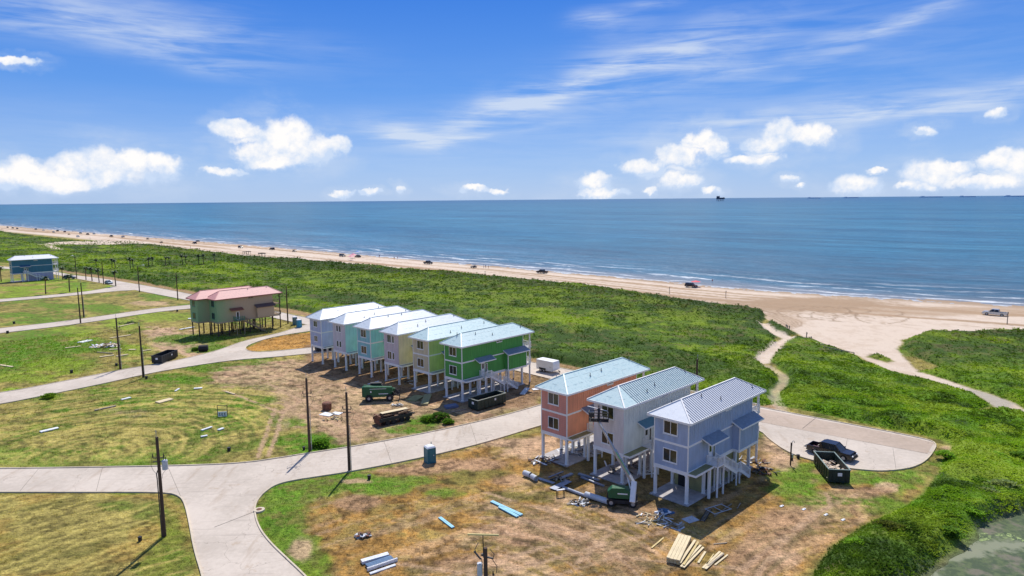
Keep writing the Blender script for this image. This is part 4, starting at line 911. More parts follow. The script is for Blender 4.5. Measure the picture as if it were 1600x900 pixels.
# ---- far left house
def far_lower(r, L, W):
    LAV = pmat('lavender_boarding', (0.415, 0.389, 0.540)); mb = MB()
    mb.box(5.6, L, -.02, .1, .1, 3.37); mb.box(5.6, L, W-.1, W, .1, 3.37); mb.box(5.6, 5.7, .1, W-.1, .1, 3.37); mb.box(L-.1, L, .1, W-.1, .1, 3.37); mb.build('enclosure_wall', LAV, r)
    for x in (8.6, 11.2): MB().box(x, x+.12, -.05, -.021, .1, 3.37).build('trim', TRIM, r)
stilt_house('stilt_house', 'deep blue house with white roof standing alone at the far left', (-218.6, 297.3), A45, pmat('deep_blue_paint', (0.061, 0.151, 0.234)), pmat('deep_blue_side_lighter', (0.055, 0.184, 0.270)), R_BRI, wins='two', seed=14, bay=False, lower=far_lower, canopy=mat('blue_canopy', (.05, .12, .22), .6))  # face light put into the two blues of one wall paint
# ---- duplex with red roof
def duplex():
    r = thing('duplex_house', 'green and tan duplex house with faded red roof on brown piles', 'house', (-74.6, 170.4, 0), math.radians(47.5))
    m = bpy.data.materials.new('fading_green_to_tan'); m.use_nodes = True; m.node_tree.nodes.clear(); T = NT(m.node_tree)
    out = T.n('ShaderNodeOutputMaterial'); b = T.n('ShaderNodeBsdfPrincipled'); T.link(b.outputs[0], out.inputs[0]); oc = T.n('ShaderNodeTexCoord').outputs['Object']
    sx = T.n('ShaderNodeSeparateXYZ'); T.link(oc, sx.inputs[0])
    f = T.ss(T.m('ADD', sx.outputs[0], T.m('MULTIPLY', T.noise(oc, .5, 3), 3)), 0, 8)
    c = T.mix(f, (.24, .40, .19), (.50, .37, .235)); c = T.mix(T.ss(sx.outputs[2], 5.2, 3.6, 0, .8), c, (.20, .34, .19)) if 0 else c
    T.link(c, b.inputs['Base Color']); b.inputs['Roughness'].default_value = .75; WM = m
    RT = mat('tan_trim', (.40, .33, .22), .7); GT = mat('green_window_trim', (.06, .24, .17), .6)
    W = 4.3; L = 15.2; bodies = ((0.0, 0.0), (-3.0, W+.002))
    pl = MB().cyl((0,0,-.1), (0,0,3.4), .17, .15, 10).mesh('pile', BROWNP)
    for k, (ox, oy) in enumerate(bodies):
        gradewall(r, WM, WM, ox, oy, L, W, True)
        MB().box(ox-.02, ox+L+2.0, oy-.02 if k == 0 else oy+.06, oy+W-.05 if k == 0 else oy+W+.02, 3.42, 3.8).build('floor_beam', RT, r)
        for x in (.2, 3.0, 5.8, 8.6, 11.4, 14.9):
            for y in (.2, W-.25): put('pile', pl, r, (ox+x, oy+y, 0))
        for z in (4.45, 7.6): window_part(r, 'f', oy+1.3, z, 1.7, 1.6, 2, 0, GT, base=ox)
        ro = roof(r, ox-.7, ox+L+2.6, oy-.65, oy+W+.65, 9.66+.012*k, 11.5+.012*k, 2.6, 2.9, R_RED, None, mat('red_fascia', (.33, .10, .085), .6))
        vents(ro, ox-.6, ox+L+2.4, 9.66, 11.5, oy-.6, oy+W+.6, 3, 5+k)
        for z in (3.8, 6.75, 8.3):
            if z < 8: dk = MB().box(ox+L+.002, ox+L+2.3, oy+.05, oy+W-.05, z-.12, z+.02).build('porch_deck', TREAT, r)
            mb = MB(); rail(mb, (ox+L+2.2, oy+.1, z), (ox+L+2.2, oy+W-.1, z), .9, .3); rail(mb, (ox+L+.1, oy+.08, z), (ox+L+2.2, oy+.08, z), .9, .3)
            if z < 8: mb.build('railing', TREAT, dk)
        for y in (.15, W-.15): put('porch_post', cached(('dpost',), lambda: MB().box(-.1, .1, -.1, .1, 0, 9.5).mesh('porch_post', BROWNP)), r, (ox+L+2.0, oy+y, 0))
    b_ = MB().box(10.3, 15.0, -.9, -.001, 3.8, 6.7).build('bay', WM, r)
    mb = MB(); mb._add([(9.9,0,7.25),(15.4,0,7.25),(15.4,-1.35,6.6),(9.9,-1.35,6.6),(9.9,0,7.1),(15.4,0,7.1),(15.4,-1.35,6.42),(9.9,-1.35,6.42)], [(0,1,2,3),(4,7,6,5),(0,3,7,4),(1,5,6,2),(3,2,6,7)]); mb.build('bay_roof', mat('brown_shingle', (.14, .09, .075), .8), r)
    mb = MB(); mb._add([(3.2,0,7.0),(6.6,0,7.0),(6.6,-1.2,6.5),(3.2,-1.2,6.5),(3.2,0,6.85),(6.6,0,6.85),(6.6,-1.2,6.35),(3.2,-1.2,6.35)], [(0,1,2,3),(4,7,6,5),(0,3,7,4),(1,5,6,2),(3,2,6,7)]); mb.build('canopy', mat('rust_canopy', (.26, .10, .06), .8), r)
    window_part(r, 's', 8.4, 8.95, 1.4, .42, 2, 0, RT)
    do = MB().box(4.9, 5.8, -.06, 0, 3.84, 5.95).build('door', TRIM, r); MB().box(5.1, 5.6, -.08, -.061, 4.0, 5.8).build('door_pane', GLASS, do)
    GR = mat('green_railing', (.08, .28, .17), .7)
    MB().box(4.2, 6.4, -1.6, -.03, 3.6, 3.75).build('landing', TREAT, r); mb = MB(); rail(mb, (4.2, -1.55, 3.75), (6.4, -1.55, 3.75), 1.0, .2); rail(mb, (4.2, -.1, 3.75), (4.2, -1.55, 3.75), 1.0, .2); mb.build('railing', GR, r)
    for x in (4.3, 6.3): MB().box(x-.08, x+.08, -1.5, -1.34, 0, 3.6).build('landing_post', TREAT, r)
    mb = MB()
    for y in (-1.5, -.4): mb.beam((6.4, y, 3.6), (11.8, y, .1), .08, .3)
    mb.build('stringer', TREAT, r); tm = MB().box(-.15, .15, -.55, .55, -.02, .03).mesh('tread', TREAT)
    for i in range(1, 18): put('tread', tm, r, (6.4+5.4*i/18, -.95, 3.72-3.5*i/18))
    mb = MB(); rail(mb, (6.4, -1.5, 3.7), (11.8, -1.5, .15), .95, .25); rail(mb, (6.4, -.38, 3.7), (11.8, -.38, .15), .95, .25); mb.build('railing', TREAT, r)
duplex()
# ================================================================ objects on the land
WOODB = mat('pole_wood', (.075, .045, .032), .85, var=.35, vscale=2, streak=(6, 6, .4))
GREY = mat('galvanised_steel', (.42, .43, .45), .4, metal=.5)
LGREY = mat('pale_grey_enamel', (.50, .52, .55), .5)
BLACK = mat('black_rubber', (.018, .018, .02), .75)
WIRE = mat('dark_cable', (.06, .06, .065), .6)
YEL = mat('yellow_crossarm', (.62, .50, .20), .6)
TEALP = mat('teal_plastic', (.035, .17, .20), .5); TEALL = mat('bright_teal_plastic', (.03, .26, .38), .5); GGP = mat('grey_green_plastic', (.13, .20, .18), .6)
WHITEP = mat('white_plastic', (.78, .78, .77), .5, var=.04)
GMACH = mat('machine_green', (.010, .10, .042), .4); DMET = mat('dark_metal', (.035, .035, .04), .55, metal=.3, var=.3)
PINE = mat('pale_pine', (.66, .54, .33), .75, var=.16, vscale=1.5, streak=(1, 6, 6)); PINE2 = mat('yellow_pine', (.60, .46, .20), .75, var=.18); OLDW = mat('weathered_wood', (.30, .25, .19), .85, var=.3)
CYAN = mat('cyan_board', (.26, .56, .68), .5); WHB = mat('white_board', (.72, .73, .74), .6); BLB = mat('blue_film', (.06, .14, .26), .5); GYB = mat('grey_metal_sheet', (.30, .33, .39), .5, metal=.2)
RUST = mat('rusty_steel', (.17, .07, .04), .85, var=.4); SKIN = mat('skin', (.45, .26, .18), .6); DCL = mat('dark_clothes', (.03, .03, .045), .8)
def gz(px, py): return G3(px, py, 0.0)
def utility_pole(label, base, h=10.4, transformer=None, hw=True, guy=True, spike=True, rz=0.0, lamp=None, group='brown timber utility poles', r=.17):
    p = Vector((base[0], base[1], 0)); t = thing('utility_pole', label, 'pole', p, rz, group)
    MB().cyl((0,0,-.3), (0,0,h), r*1.15, r*.8, 10).build('pole', WOODB, t)
    if spike: MB().cyl((0,-.1,h-.5), (0,-.1,h+.75), .028, .02, 6).cyl((0,-.1,h+.45), (0,-.1,h+.75), .05, .03, 6).build('top_pin', GREY, t)
    if hw:
        mb = MB(); 
        for z in (h-2.2, h-2.6): mb.beam((-.55, 0, z), (.55, 0, z), .07, .08)
        mb.build('bracket', DMET, t)
        im = cached(('insul',), lambda: MB().cyl((0,0,0), (0,0,.1), .035, .07, 8).cyl((0,0,.1), (0,0,.2), .07, .05, 8).cyl((0,0,.2), (0,0,.42), .05, .03, 8).mesh('insulator', DMET))
        for x in (-.52, .52): put('insulator', im, t, (x, 0, h-2.15))
        mb = MB()
        for s in (-1, 1):
            pts = [(s*.5, 0, h-1.8), (s*.72, .05, h-2.3), (s*.8, .1, h-3.0), (s*.62, .05, h-3.5), (s*.3, 0, h-3.9), (s*.22, 0, h-4.4)]; mb.tube([Vector(q) for q in pts], .018, 5)
        mb.build('jumper_wire', WIRE, t, kind='stuff')
    if guy:
        MB().cyl((.28, -.02, 0), (.28, -.02, h-4.3), .045, .045, 6).build('conduit', GREY, t)
        mb = MB()
        for z in (1.2, 3.0, 4.8): mb.box(.1, .3, -.05, .03, z, z+.08)
        mb.build('conduit_strap', GREY, t, kind='stuff')
    if transformer:
        c = MB().cyl((.62, -.1, h-3.4), (.62, -.1, h-2.5), .27, .27, 14).cyl((.62, -.1, h-2.5), (.62, -.1, h-2.4), .29, .22, 14).build('transformer', LGREY, t)
        MB().cyl((.52, -.1, h-2.4), (.52, -.1, h-2.1), .04, .03, 6).build('bushing', DMET, c); MB().cyl((.74, -.1, h-2.4), (.74, -.1, h-2.1), .04, .03, 6).build('bushing', DMET, c)
        MB().tube([Vector(q) for q in ((-.25,0,0),(-.27,0,h-4.6),(-.3,0,h-3.9),(-.15,0,h-3.5))], .05, 6).build('conduit', WIRE, t)
    if lamp:
        MB().tube([Vector(q) for q in ((0,0,h-.4),(lamp*.9,0,h+.25),(lamp*1.9,0,h+.45))], .05, 6).build('lamp_arm', GREY, t); MB().prism([(-.4,-.08),(.5,-.08),(.35,.12),(-.25,.12)], -.18, .18).build('lamp_head', WHITEP, t, (lamp*2.1, 0, h+.42))
    return t
utility_pole('tall brown pole with grey transformer beside the road junction', G(257,838), 10.6, transformer=True, guy=False, rz=.1)
utility_pole('brown pole on the near verge of the curved road, right of its twin', G(546,736), 10.3, rz=-.1)
utility_pole('brown pole on the far verge of the curved road next to a green bush', G(484,705), 10.3, rz=.15)
utility_pole('pole on the near side of the lane left of the black dumpster', G(224,590), 10.3, hw=False)
utility_pole('pole standing in the littered grass lot beyond the lane', G(188,577), 10.8, rz=.2)
utility_pole('nearer of two poles close together on the second lane', G(126,505), 10.2, hw=False, guy=False)
utility_pole('farther of two poles close together on the second lane', G(131,496), 10.5, hw=False, guy=True)
utility_pole('pole without lamp on the back street verge left of the duplex', G(278,469), 9.5, hw=False, guy=False, spike=False)
utility_pole('lamp pole with long white arm beside the back street', G(218,456.5), 10.0, hw=False, guy=False, lamp=1, spike=False)
utility_pole('lamp pole behind the deep blue house at the end of the street', G(120,435.5), 10.2, hw=False, guy=False, lamp=-.6, spike=False)
utility_pole('bare pole among palms by the parked silver car', G(162,444), 9.6, hw=False, guy=False, spike=False)
utility_pole('bare pole right of the duplex porch near the portable toilets', G(450,505.5), 10.6, hw=False, guy=False, spike=False)
utility_pole('dark pole rising behind the white house roof', G(1089.5,561,9.8), 9.8, guy=False, rz=.5)
# foreground pole with the yellow crossarm, foot below the picture
b0 = G(758.5,856,9.6); t = utility_pole('foreground pole with yellow crossarm on top at the bottom edge', b0, 9.6, rz=.0, spike=False, guy=False)
MB().cyl((-.14,0,8.9), (-.17,0,10.55), .04, .035, 6).build('top_pin', DMET, t)
MB().beam((-1.25,0,10.62), (.95,.05,10.52), .09, .11).build('crossarm', YEL, t)
MB().cyl((-.42,-.1,7.6), (-.42,-.1,8.5), .19, .19, 12).build('transformer', LGREY, t)
mb = MB(); mb.tube([Vector(q) for q in ((-.5,0,10.0),(-.75,0,9.5),(-.6,.05,9.0),(-.3,0,8.8),(-.22,0,8.2))], .025, 5); mb.tube([Vector(q) for q in ((.3,0,9.5),(.62,.05,9.1),(.5,0,8.7),(.8,0,8.2),(.75,0,7.7))], .025, 5); mb.beam((-.8,0,9.35),(-.35,0,8.75),.1,.1); mb.beam((-.3,0,9.1),(-.05,0,9.05),.16,.16); mb.beam((.1,0,8.9),(.5,0,8.8),.1,.1); mb.build('jumper_wire', WIRE, t, kind='stuff')
# short post with hook by the turning circle
t = thing('service_post', 'short dark post with hooked pipe beside the turning circle', 'post', gz(1235,727)); MB().box(-.07,.07,-.07,.07,-.2,3.0).build('post', WOODB, t); MB().tube([Vector(q) for q in ((.1,0,2.6),(.1,0,3.1),(.22,0,3.25),(.38,0,3.15),(.4,0,2.95))], .03, 6).build('hook', GREY, t)
MB().box(.1,.3,-.1,.1,1.0,1.5).build('meter_box', GREY, t)
def pedestal(label, px, py, s=1.0, grp='dark service pedestals in the grass'):
    s *= .72
    o = MB().box(-.22*s,.22*s,-.2*s,.2*s,-.1,.62*s).box(-.26*s,.26*s,-.24*s,.24*s,.62*s,.70*s).box(-.12*s,.12*s,-.215*s,-.2*s,.2*s,.5*s).build('service_pedestal', DMET, None, gz(px, py)); tag(o, label, 'pedestal', grp)
for lb, px, py, s in [('dark service pedestal on the verge right of the twin poles',577,749,1.1),('small dark pedestal in the near left grass beside the transformer pole',219,845,.9),('dark pedestal in the mown field above the main road',358,705,1.1),('pedestal at the foot of the pole in the littered lot',182,572,1.2),('pedestal in the grass lot left of the littered lot',112,583,1.3),('pedestal on the verge of the turning circle near the dumpster',1247,716,1.0),('pedestal tucked in green grass by the short post',1237,719,.8),('pedestal in the narrow lot between the lanes at far left',22,506,1.4),('pedestal beside the second lane at left',12,521,1.4),('pedestal beside the lane foot left of the black dumpster',229,592,1.1),('pedestal in the grass near the white beams by the duplex',277,487,1.3),('dark pedestal beside the green bush near the poles',475,703,.9)]: pedestal(lb, px, py, s)
# manhole
t = thing('manhole', 'round manhole with iron lid at the kerb of the junction', 'manhole', gz(405,798)); MB().cyl((0,0,-.1),(0,0,.17),.62,.60,24).build('concrete_collar', MK, t); MB().cyl((0,0,.17),(0,0,.19),.30,.30,20).build('lid', RUST, t)
# portable toilets
def toilet(label, px, py, body, rz, grp):
    t = thing('portable_toilet', label, 'portable toilet', gz(px, py), rz, grp)
    mb = MB(); mb.box(-.56,.56,-.56,.56,.12,2.05); mb.box(-.62,.62,-.62,.62,0,.12); mb.build('cabin', body, t)
    for x in (-.55,.55):
        for y in (-.55,.55): MB().box(x-.05,x+.05,y-.05,y+.05,.12,2.05).build('corner_post', body, t)
    mb = MB(); mb._add([(-.62,-.62,2.05),(.62,-.62,2.05),(.62,.62,2.05),(-.62,.62,2.05),(-.5,-.5,2.22),(.5,-.5,2.22),(.5,.5,2.22),(-.5,.5,2.22),(-.2,-.3,2.34),(.2,-.3,2.34),(.2,.3,2.34),(-.2,.3,2.34)], [(3,2,1,0),(0,1,5,4),(1,2,6,5),(2,3,7,6),(3,0,4,7),(4,5,9,8),(5,6,10,9),(6,7,11,10),(7,4,8,11),(8,9,10,11)]); mb.build('roof', WHITEP, t)
    d = MB().box(-.36,.36,-.60,-.562,.2,1.95).build('door', body, t); MB().box(.22,.3,-.63,-.601,1.0,1.12).build('handle', WHITEP, d)
    MB().cyl((.4,.4,2.2),(.4,.4,2.55),.05,.05,8).build('vent_pipe', body, t)
toilet('teal portable toilet with white roof on the verge of the curved road', 672, 722, TEALP, .55, 'portable toilets'); toilet('bright teal portable toilet right of the duplex', 467.5, 511.5, TEALL, .6, 'portable toilets'); toilet('grey green portable toilet behind the bright teal one', 461, 507, GGP, .4, 'portable toilets')
# roll-off dumpsters
def dumpster(label, pos, ang, L, W, H, m, loadm=None, grp='roll off dumpsters', sign=True, rimm=None, seed=1):
    t = thing('dumpster', label, 'dumpster', pos, ang, grp); w_ = .07
    mb = MB(); mb.box(-L/2,L/2,-W/2,W/2,.22,.32); mb.box(-L/2,L/2,-W/2,-W/2+w_,.32,H); mb.box(-L/2,L/2,W/2-w_,W/2,.32,H); mb.box(-L/2,-L/2+w_,-W/2+w_,W/2-w_,.32,H); mb.box(L/2-w_,L/2,-W/2+w_,W/2-w_,.32,H); mb.build('body', m, t)
    mb = MB()
    for y in (-.5,.5): mb.box(-L/2,L/2,y-.06,y+.06,.08,.22)
    mb.build('runner', m, t, kind='stuff')
    for (a0,a1,b0_,b1) in ((-L/2-.05,L/2+.05,-W/2-.05,-W/2+.07),(-L/2-.05,L/2+.05,W/2-.07,W/2+.05),(-L/2-.05,-L/2+.07,-W/2+.07,W/2-.07),(L/2-.07,L/2+.05,-W/2+.07,W/2-.07)): MB().box(a0,a1,b0_,b1,H,H+.08).build('rim', rimm or m, t)
    rib = MB().box(-.04,.04,-.05,0,.3,H-.002).mesh('rib', m); n = int(L/.75)
    for i in range(1, n):
        put('rib', rib, t, (-L/2+L*i/n, -W/2, 0)); put('rib', rib, t, (-L/2+L*i/n, W/2+.05, 0))
    for i in (-1, 0, 1): put('rib', cached(('ribx', m.name, H), lambda: MB().box(-.05,0,-.04,.04,.3,H-.002).mesh('rib', m)), t, (-L/2, i*.75, 0))
    for x in (-L/2+.5, L/2-.5):
        for y in (-.8,.8): MB().cyl((x,y-.08,.12),(x,y+.08,.12),.12,.12,10).build('roller', DMET, t)
    if sign: MB().box(-L/2-.07,-L/2-.052,-.3,.2,H-.75,H-.35).build('sticker', WHITEP, t); MB().box(.5,.85,-W/2-.07,-W/2-.052,H-.65,H-.3).build('sticker', WHITEP, t)
    if loadm:
        rd = random.Random(seed); mb = MB()
        for k in range(70):
            x = rd.uniform(-L/2+.5, L/2-.5); y = rd.uniform(-W/2+.3, W/2-.3); z = .5+rd.uniform(0,.45)*H*(1-abs(x)/L)
            mb.obox((x,y,z),(rd.uniform(.3,1.3),rd.uniform(.06,.3),rd.uniform(.03,.1)),(rd.uniform(-.5,.5),rd.uniform(-.5,.5),rd.uniform(0,3.1)))
        o = mb.build('rubble_load', loadm, None, pos, (0,0,ang)); tag(o, 'heap of scrap timber inside the '+label.split(' dumpster')[0]+' dumpster', 'scrap', kind='stuff')
DG = mat('dumpster_green', (.028, .045, .036), .5, var=.3, metal=.2); DB = mat('dumpster_black', (.028, .030, .034), .5, var=.3, metal=.2); DT = mat('dumpster_teal', (.012, .03, .028), .5, var=.25, metal=.2); RIM = mat('rim_pale', (.35, .37, .30), .6)
a = Vector(G(746,643)); b_ = Vector(G(790,630)); d = (b_-a); ang = math.atan2(d.y, d.x); mid = (a+b_)/2+Vector((-math.sin(ang), math.cos(ang)))*1.1
dumpster('dark green dumpster with pale rim beside the vivid green house', (mid.x, mid.y, 0), ang, 6.3, 2.4, 1.75, DG, RUST, rimm=RIM, seed=2)
a = Vector(G(253,569)); b_ = Vector(G(278,558.5)); d = (b_-a); ang = math.atan2(d.y, d.x); mid = (a+b_)/2+Vector((-math.sin(ang), math.cos(ang)))*1.1
dumpster('black dumpster on the bare dirt by the lane', (mid.x, mid.y, 0), ang, 6.2, 2.3, 1.7, DB, None)
p1_ = Vector(G(1296.5,734.7,1.75)); p2_ = Vector(G(1327.3,734.2,1.75)); p3_ = Vector(G(1274.7,706.4,1.75)); p4_ = Vector(G(1300.7,706.4,1.75)); c_ = (p1_+p2_+p3_+p4_)/4; d = (p3_+p4_-p1_-p2_)/2; ang = math.atan2(d.y, d.x)
print('dumpster3', d.length, (p2_-p1_).length)
dumpster('teal black dumpster of scrap wood next to the black pickup', (c_.x, c_.y, 0), ang, min(7.0, d.length), 2.45, 1.75, DT, mat('mixed_rubble', (.72, .58, .44), .85, var=.4, vscale=1.2), rimm=mat('rim_teal', (.20, .27, .24), .6), seed=4)
c_ = G3(512,549.5); dumpster('black dumpster standing behind the periwinkle house stilts', (c_.x, c_.y+2, 0), .45, 6.5, 2.4, 2.0, DB, None, sign=False)
# vehicles
PNT = {}
def vehicle(name, label, pos, ang, kind, paint, cat=None, grp=None, topm=None):
    """kinds: pickup, suv, car, buggy; nose along +x"""
    t = thing(name, label, cat or {'pickup':'pickup truck','suv':'car','car':'car','buggy':'beach buggy'}[kind], pos, ang, grp)
    L, W_, H, wr = {'pickup':(5.8,1.95,1.9,.41),'suv':(4.7,1.85,1.8,.37),'car':(4.5,1.8,1.45,.33),'buggy':(3.2,1.6,1.85,.36)}[kind]; hl = L/2; wb = L*.31
    key = (kind, paint.name)
    def body():
        mb = MB(); gc = .38 if kind != 'car' else .24; bh = {'pickup':1.12,'suv':1.05,'car':.85,'buggy':.85}[kind]
        # lower hull with wheel arches in profile
        def prof():
            pts = [(-hl, gc+.15), (-hl+.02, bh-.02), (-hl+.1, bh)]
            pts += [(hl-1.35, bh+.02), (hl-.35, bh-.07), (hl-.05, bh-.28), (hl, gc+.1), (hl-.15, gc)]
            for cx in (wb, -wb):
                for k in range(7):
                    a_ = math.pi*k/6; pts.append((cx+math.cos(a_)*(wr+.08), max(gc, wr-.02+math.sin(a_)*(wr+.08)) if 0 < k < 6 else gc))
            pts.append((-hl+.12, gc)); return pts
        P_ = prof(); n = len(P_); w2 = W_/2
        if kind == 'pickup':
            # bed is an open box: hull in front, side panels behind
            mb.prism(P_, -w2, -w2+.1); mb.prism(P_, w2-.1, w2); mb.box(-hl+1.75, hl-.3, -w2+.1, w2-.1, gc+.05, bh-.03); mb.box(-hl+.02, -hl+1.75, -w2+.1, w2-.1, gc+.05, gc+.2); mb.box(-hl, -hl+.08, -w2+.1, w2-.1, gc+.2, bh-.02)
            mb.box(hl-.3, hl-.02, -w2+.1, w2-.1, gc+.05, bh-.28)
        else: mb.prism(P_, -w2, w2)
        return mb.mesh('body', paint)
    bo = put('body', cached(key+('body',), body), t)
    bh = {'pickup':1.12,'suv':1.05,'car':.85,'buggy':.85}[kind]; w2 = W_/2
    def cabin(mi=False):
        mb = MB()
        if kind == 'pickup': x0, x1, r0, r1 = -hl+1.8, hl-1.45, -hl+1.95, hl-2.25
        elif kind == 'suv': x0, x1, r0, r1 = -hl+.08, hl-1.25, -hl+.35, hl-2.0
        elif kind == 'car': x0, x1, r0, r1 = -hl+.55, hl-1.2, -hl+1.3, hl-2.1
        else: x0, x1, r0, r1 = -hl+.5, hl-.9, -hl+.6, hl-1.3
        a_ = w2-.03; c2 = w2-.22
        V = [(x0,-a_,bh-.03),(x1,-a_,bh-.03),(x1,a_,bh-.03),(x0,a_,bh-.03),(r0,-c2,H-.05),(r1,-c2,H-.05),(r1,c2,H-.05),(r0,c2,H-.05)]
        mb._add(V, [(0,1,5,4),(1,2,6,5),(2,3,7,6),(3,0,4,7),(4,5,6,7)]); return mb, V
    if kind != 'buggy':
        mb, V = cabin(); put('windows', cached(key+('glass',), lambda: mb.mesh('windows', GLASS)), t)
        def roofp():
            m2 = MB(); v = V; m2.box(v[4][0]-.03, v[5][0]+.03, v[4][1]-.03, -v[4][1]+.03, H-.05, H)
            for (p, q) in ((0,4),(1,5),(2,6),(3,7)): m2.beam(v[p], v[q], .09, .09)
            for s in (-1, 1):
                for f in (.42,) if kind != 'pickup' else (.5,):
                    xa = v[0][0]+(v[1][0]-v[0][0])*f; xb = v[4][0]+(v[5][0]-v[4][0])*f; m2.beam((xa, s*(w2-.02), bh), (xb, s*(w2-.21), H-.03), .08, .05)
            return m2.mesh('cab_roof', topm or paint)
        put('cab_roof', cached(key+('roof', (topm or paint).name), roofp), t)
        for s in (-1, 1): put('mirror', cached(key+('mir', s), lambda: MB().box(hl-1.75, hl-1.6, s*(w2+.12)-.1, s*(w2+.12)+.1, bh+.02, bh+.22).mesh('mirror', paint)), t)
    else:
        mb = MB()
        for s in (-1, 1):
            for (p, q) in (((-1.1,s*.7,.8),(-1.0,s*.62,1.8)),((.5,s*.7,.85),(-.1,s*.62,1.8)),((-1.0,s*.62,1.8),(-.1,s*.62,1.8))): mb.cyl(p, q, .04, .04, 6)
        mb.build('roll_cage', DMET, t, kind='stuff'); MB().box(-1.05,0.0,-.68,.68,1.8,1.86).build('cab_roof', topm or DMET, t); MB().box(-.9,-.4,-.6,.6,.8,1.2).build('seat', DMET, t)
    for s in (-1, 1):
        for x in (wb, -wb):
            w_ = put('wheel', cached(('tyre', kind), lambda: MB().cyl((0,-.12,0),(0,.12,0),wr,wr,18).mesh('wheel', BLACK)), t, (x, s*(w2-.12), wr))
            put('rim', cached(('wrim', kind), lambda: MB().cyl((0,-.135,0),(0,.135,0),wr*.58,wr*.58,10).mesh('rim', GREY)), w_)
    for s in (-1, 1):
        put('headlight', cached(key+('hl', s), lambda: MB().box(hl-.09, hl+.01, s*(w2-.25)-.17, s*(w2-.25)+.17, bh-.36, bh-.2).mesh('headlight', WHITEP)), t)
        put('tail_light', cached(key+('tl', s), lambda: MB().box(-hl-.015, -hl+.05, s*(w2-.12)-.08, s*(w2-.12)+.08, bh-.4, bh-.12).mesh('tail_light', mat('red_lens', (.35,.02,.015), .3))), t)
    for x0, x1 in ((hl-.04, hl+.1), (-hl-.12, -hl+.03)): put('bumper', cached(key+('bp', x0), lambda: MB().box(x0, x1, -w2+.06, w2-.06, .42, .62).mesh('bumper', DMET)), t)
    if kind in ('pickup', 'suv'): put('grille', cached(('grille', kind), lambda: MB().box(hl-.03, hl+.015, -.5, .5, .68, bh-.22).mesh('grille', DMET)), t)
    return t
CBLK = mat('black_car_paint', (.016, .016, .022), .22, var=.1, spec=.6); CSIL = mat('silver_car_paint', (.50, .52, .54), .28, metal=.5, var=.05); CWHT = mat('white_car_paint', (.74, .75, .76), .3, var=.04); CBLU = mat('pale_blue_car_paint', (.22, .32, .42), .3); CRED = mat('dark_red_car_paint', (.22, .03, .03), .3); CGRY = mat('grey_car_paint', (.12, .13, .14), .3); CTAN = mat('tan_car_paint', (.36, .29, .2), .5)
a = Vector(G(1271,709.5)); b_ = Vector(G(1320,722)); d = b_-a; ang = math.atan2(d.y, d.x); mid = (a+b_)/2+Vector((-math.sin(ang), math.cos(ang)))*.9
t = vehicle('pickup_truck', 'black pickup with open bed parked on the turning circle', (mid.x, mid.y, .04), ang, 'pickup', CBLK); t.scale = (1.0,)*3
MB().box(-2.8,-1.0,-.85,.85,.62,.66).build('bed_liner', mat('dark_red_liner', (.09,.02,.025), .7), t); MB().box(-1.3,-1.15,-.9,.9,1.1,1.75).build('headache_rack', CBLK, t); MB().beam((-1.0,-.9,1.2),(-1.25,-.9,1.85),.08,.3).build('rack_brace', CBLK, t)
MB().box(-3.5,-2.9,-.5,.5,.55,.6).build('hitch_rack', DMET, t)
xx_ = vehicle('car', 'small pale blue car parked beside the back street palms', (*G(170,443.5), .03), -.7, 'car', CBLU)
vehicle('car', 'dark grey car half hidden beside the deep blue house porch', (*G(109,436), .03), .3, 'suv', CGRY)
# enclosed cargo trailer
c_ = G3(856,582.5); t = thing('cargo_trailer', 'white enclosed cargo trailer parked on the back street behind the houses', 'trailer', (c_.x, c_.y+.9, .04), math.radians(-43))
MB().prism([(-2.1,.45),(1.9,.45),(2.25,.75),(2.25,1.9),(2.1,2.35),(-2.1,2.35)], -1.0, 1.0).build('body', WHITEP, t); MB().box(-2.12,2.15,-1.02,1.02,2.35,2.41).build('roof', WHITEP, t)
for x in (-.9,-.1):
    for y in (-1.06,.88): w_ = MB().cyl((0,0,0),(0,.18,0),.36,.36,16).build('wheel', BLACK, t, (x,y,.36)); MB().cyl((0,-.01,0),(0,.19,0),.2,.2,10).build('rim', GREY, w_)
for y in (-1.1,1.0): MB().prism([(-1.4,.62),(.4,.62),(.3,.85),(-1.3,.85)], y, y+.1).build('fender', BLACK, t)
d_ = MB().box(.9,1.6,-1.03,-1.001,.55,2.1).build('side_door', WHITEP, t); MB().box(1.45,1.52,-1.06,-1.031,1.2,1.4).build('handle', DMET, d_)
mb = MB(); mb.beam((2.2,-.6,.45),(3.3,0,.45),.08,.1); mb.beam((2.2,.6,.45),(3.3,0,.45),.08,.1); mb.build('drawbar', DMET, t, kind='stuff'); MB().cyl((3.0,0,0),(3.0,0,.7),.05,.05,8).build('jack', DMET, t)
# green telehandler
a = Vector(G(578,628)); b_ = Vector(G(606,627)); ang = math.radians(6); t = thing('telehandler', 'green telehandler with dark lifting carriage on the dirt in front of the row', 'machine', (*( (a+b_)/2+Vector((0,1.0)) ), 0), ang)
MB().prism([(-2.9,.95),(-2.9,2.55),(-2.6,2.65),(2.1,2.45),(2.3,2.0),(1.9,1.3),(1.0,.8),(-2.3,.75)], -1.05, -.25).build('engine_cover', GMACH, t)
MB().prism([(-2.8,.9),(-2.8,1.5),(2.2,1.4),(2.0,.7),(-2.3,.65)], -.25, 1.1).build('chassis', GMACH, t)
MB().prism([(-1.5,1.5),(-1.5,2.75),(.2,2.8),(.9,1.5)], .35, 1.1).build('cab', GLASS, t); MB().box(-1.6,.3,.3,1.15,2.8,2.9).build('cab_roof', DMET, t)
MB().beam((-2.7,0,2.5),(2.6,0,1.75),.42,.5).build('boom', GMACH, t); MB().beam((2.6,0,1.75),(3.3,0,1.0),.32,.4).build('boom_head', DMET, t)
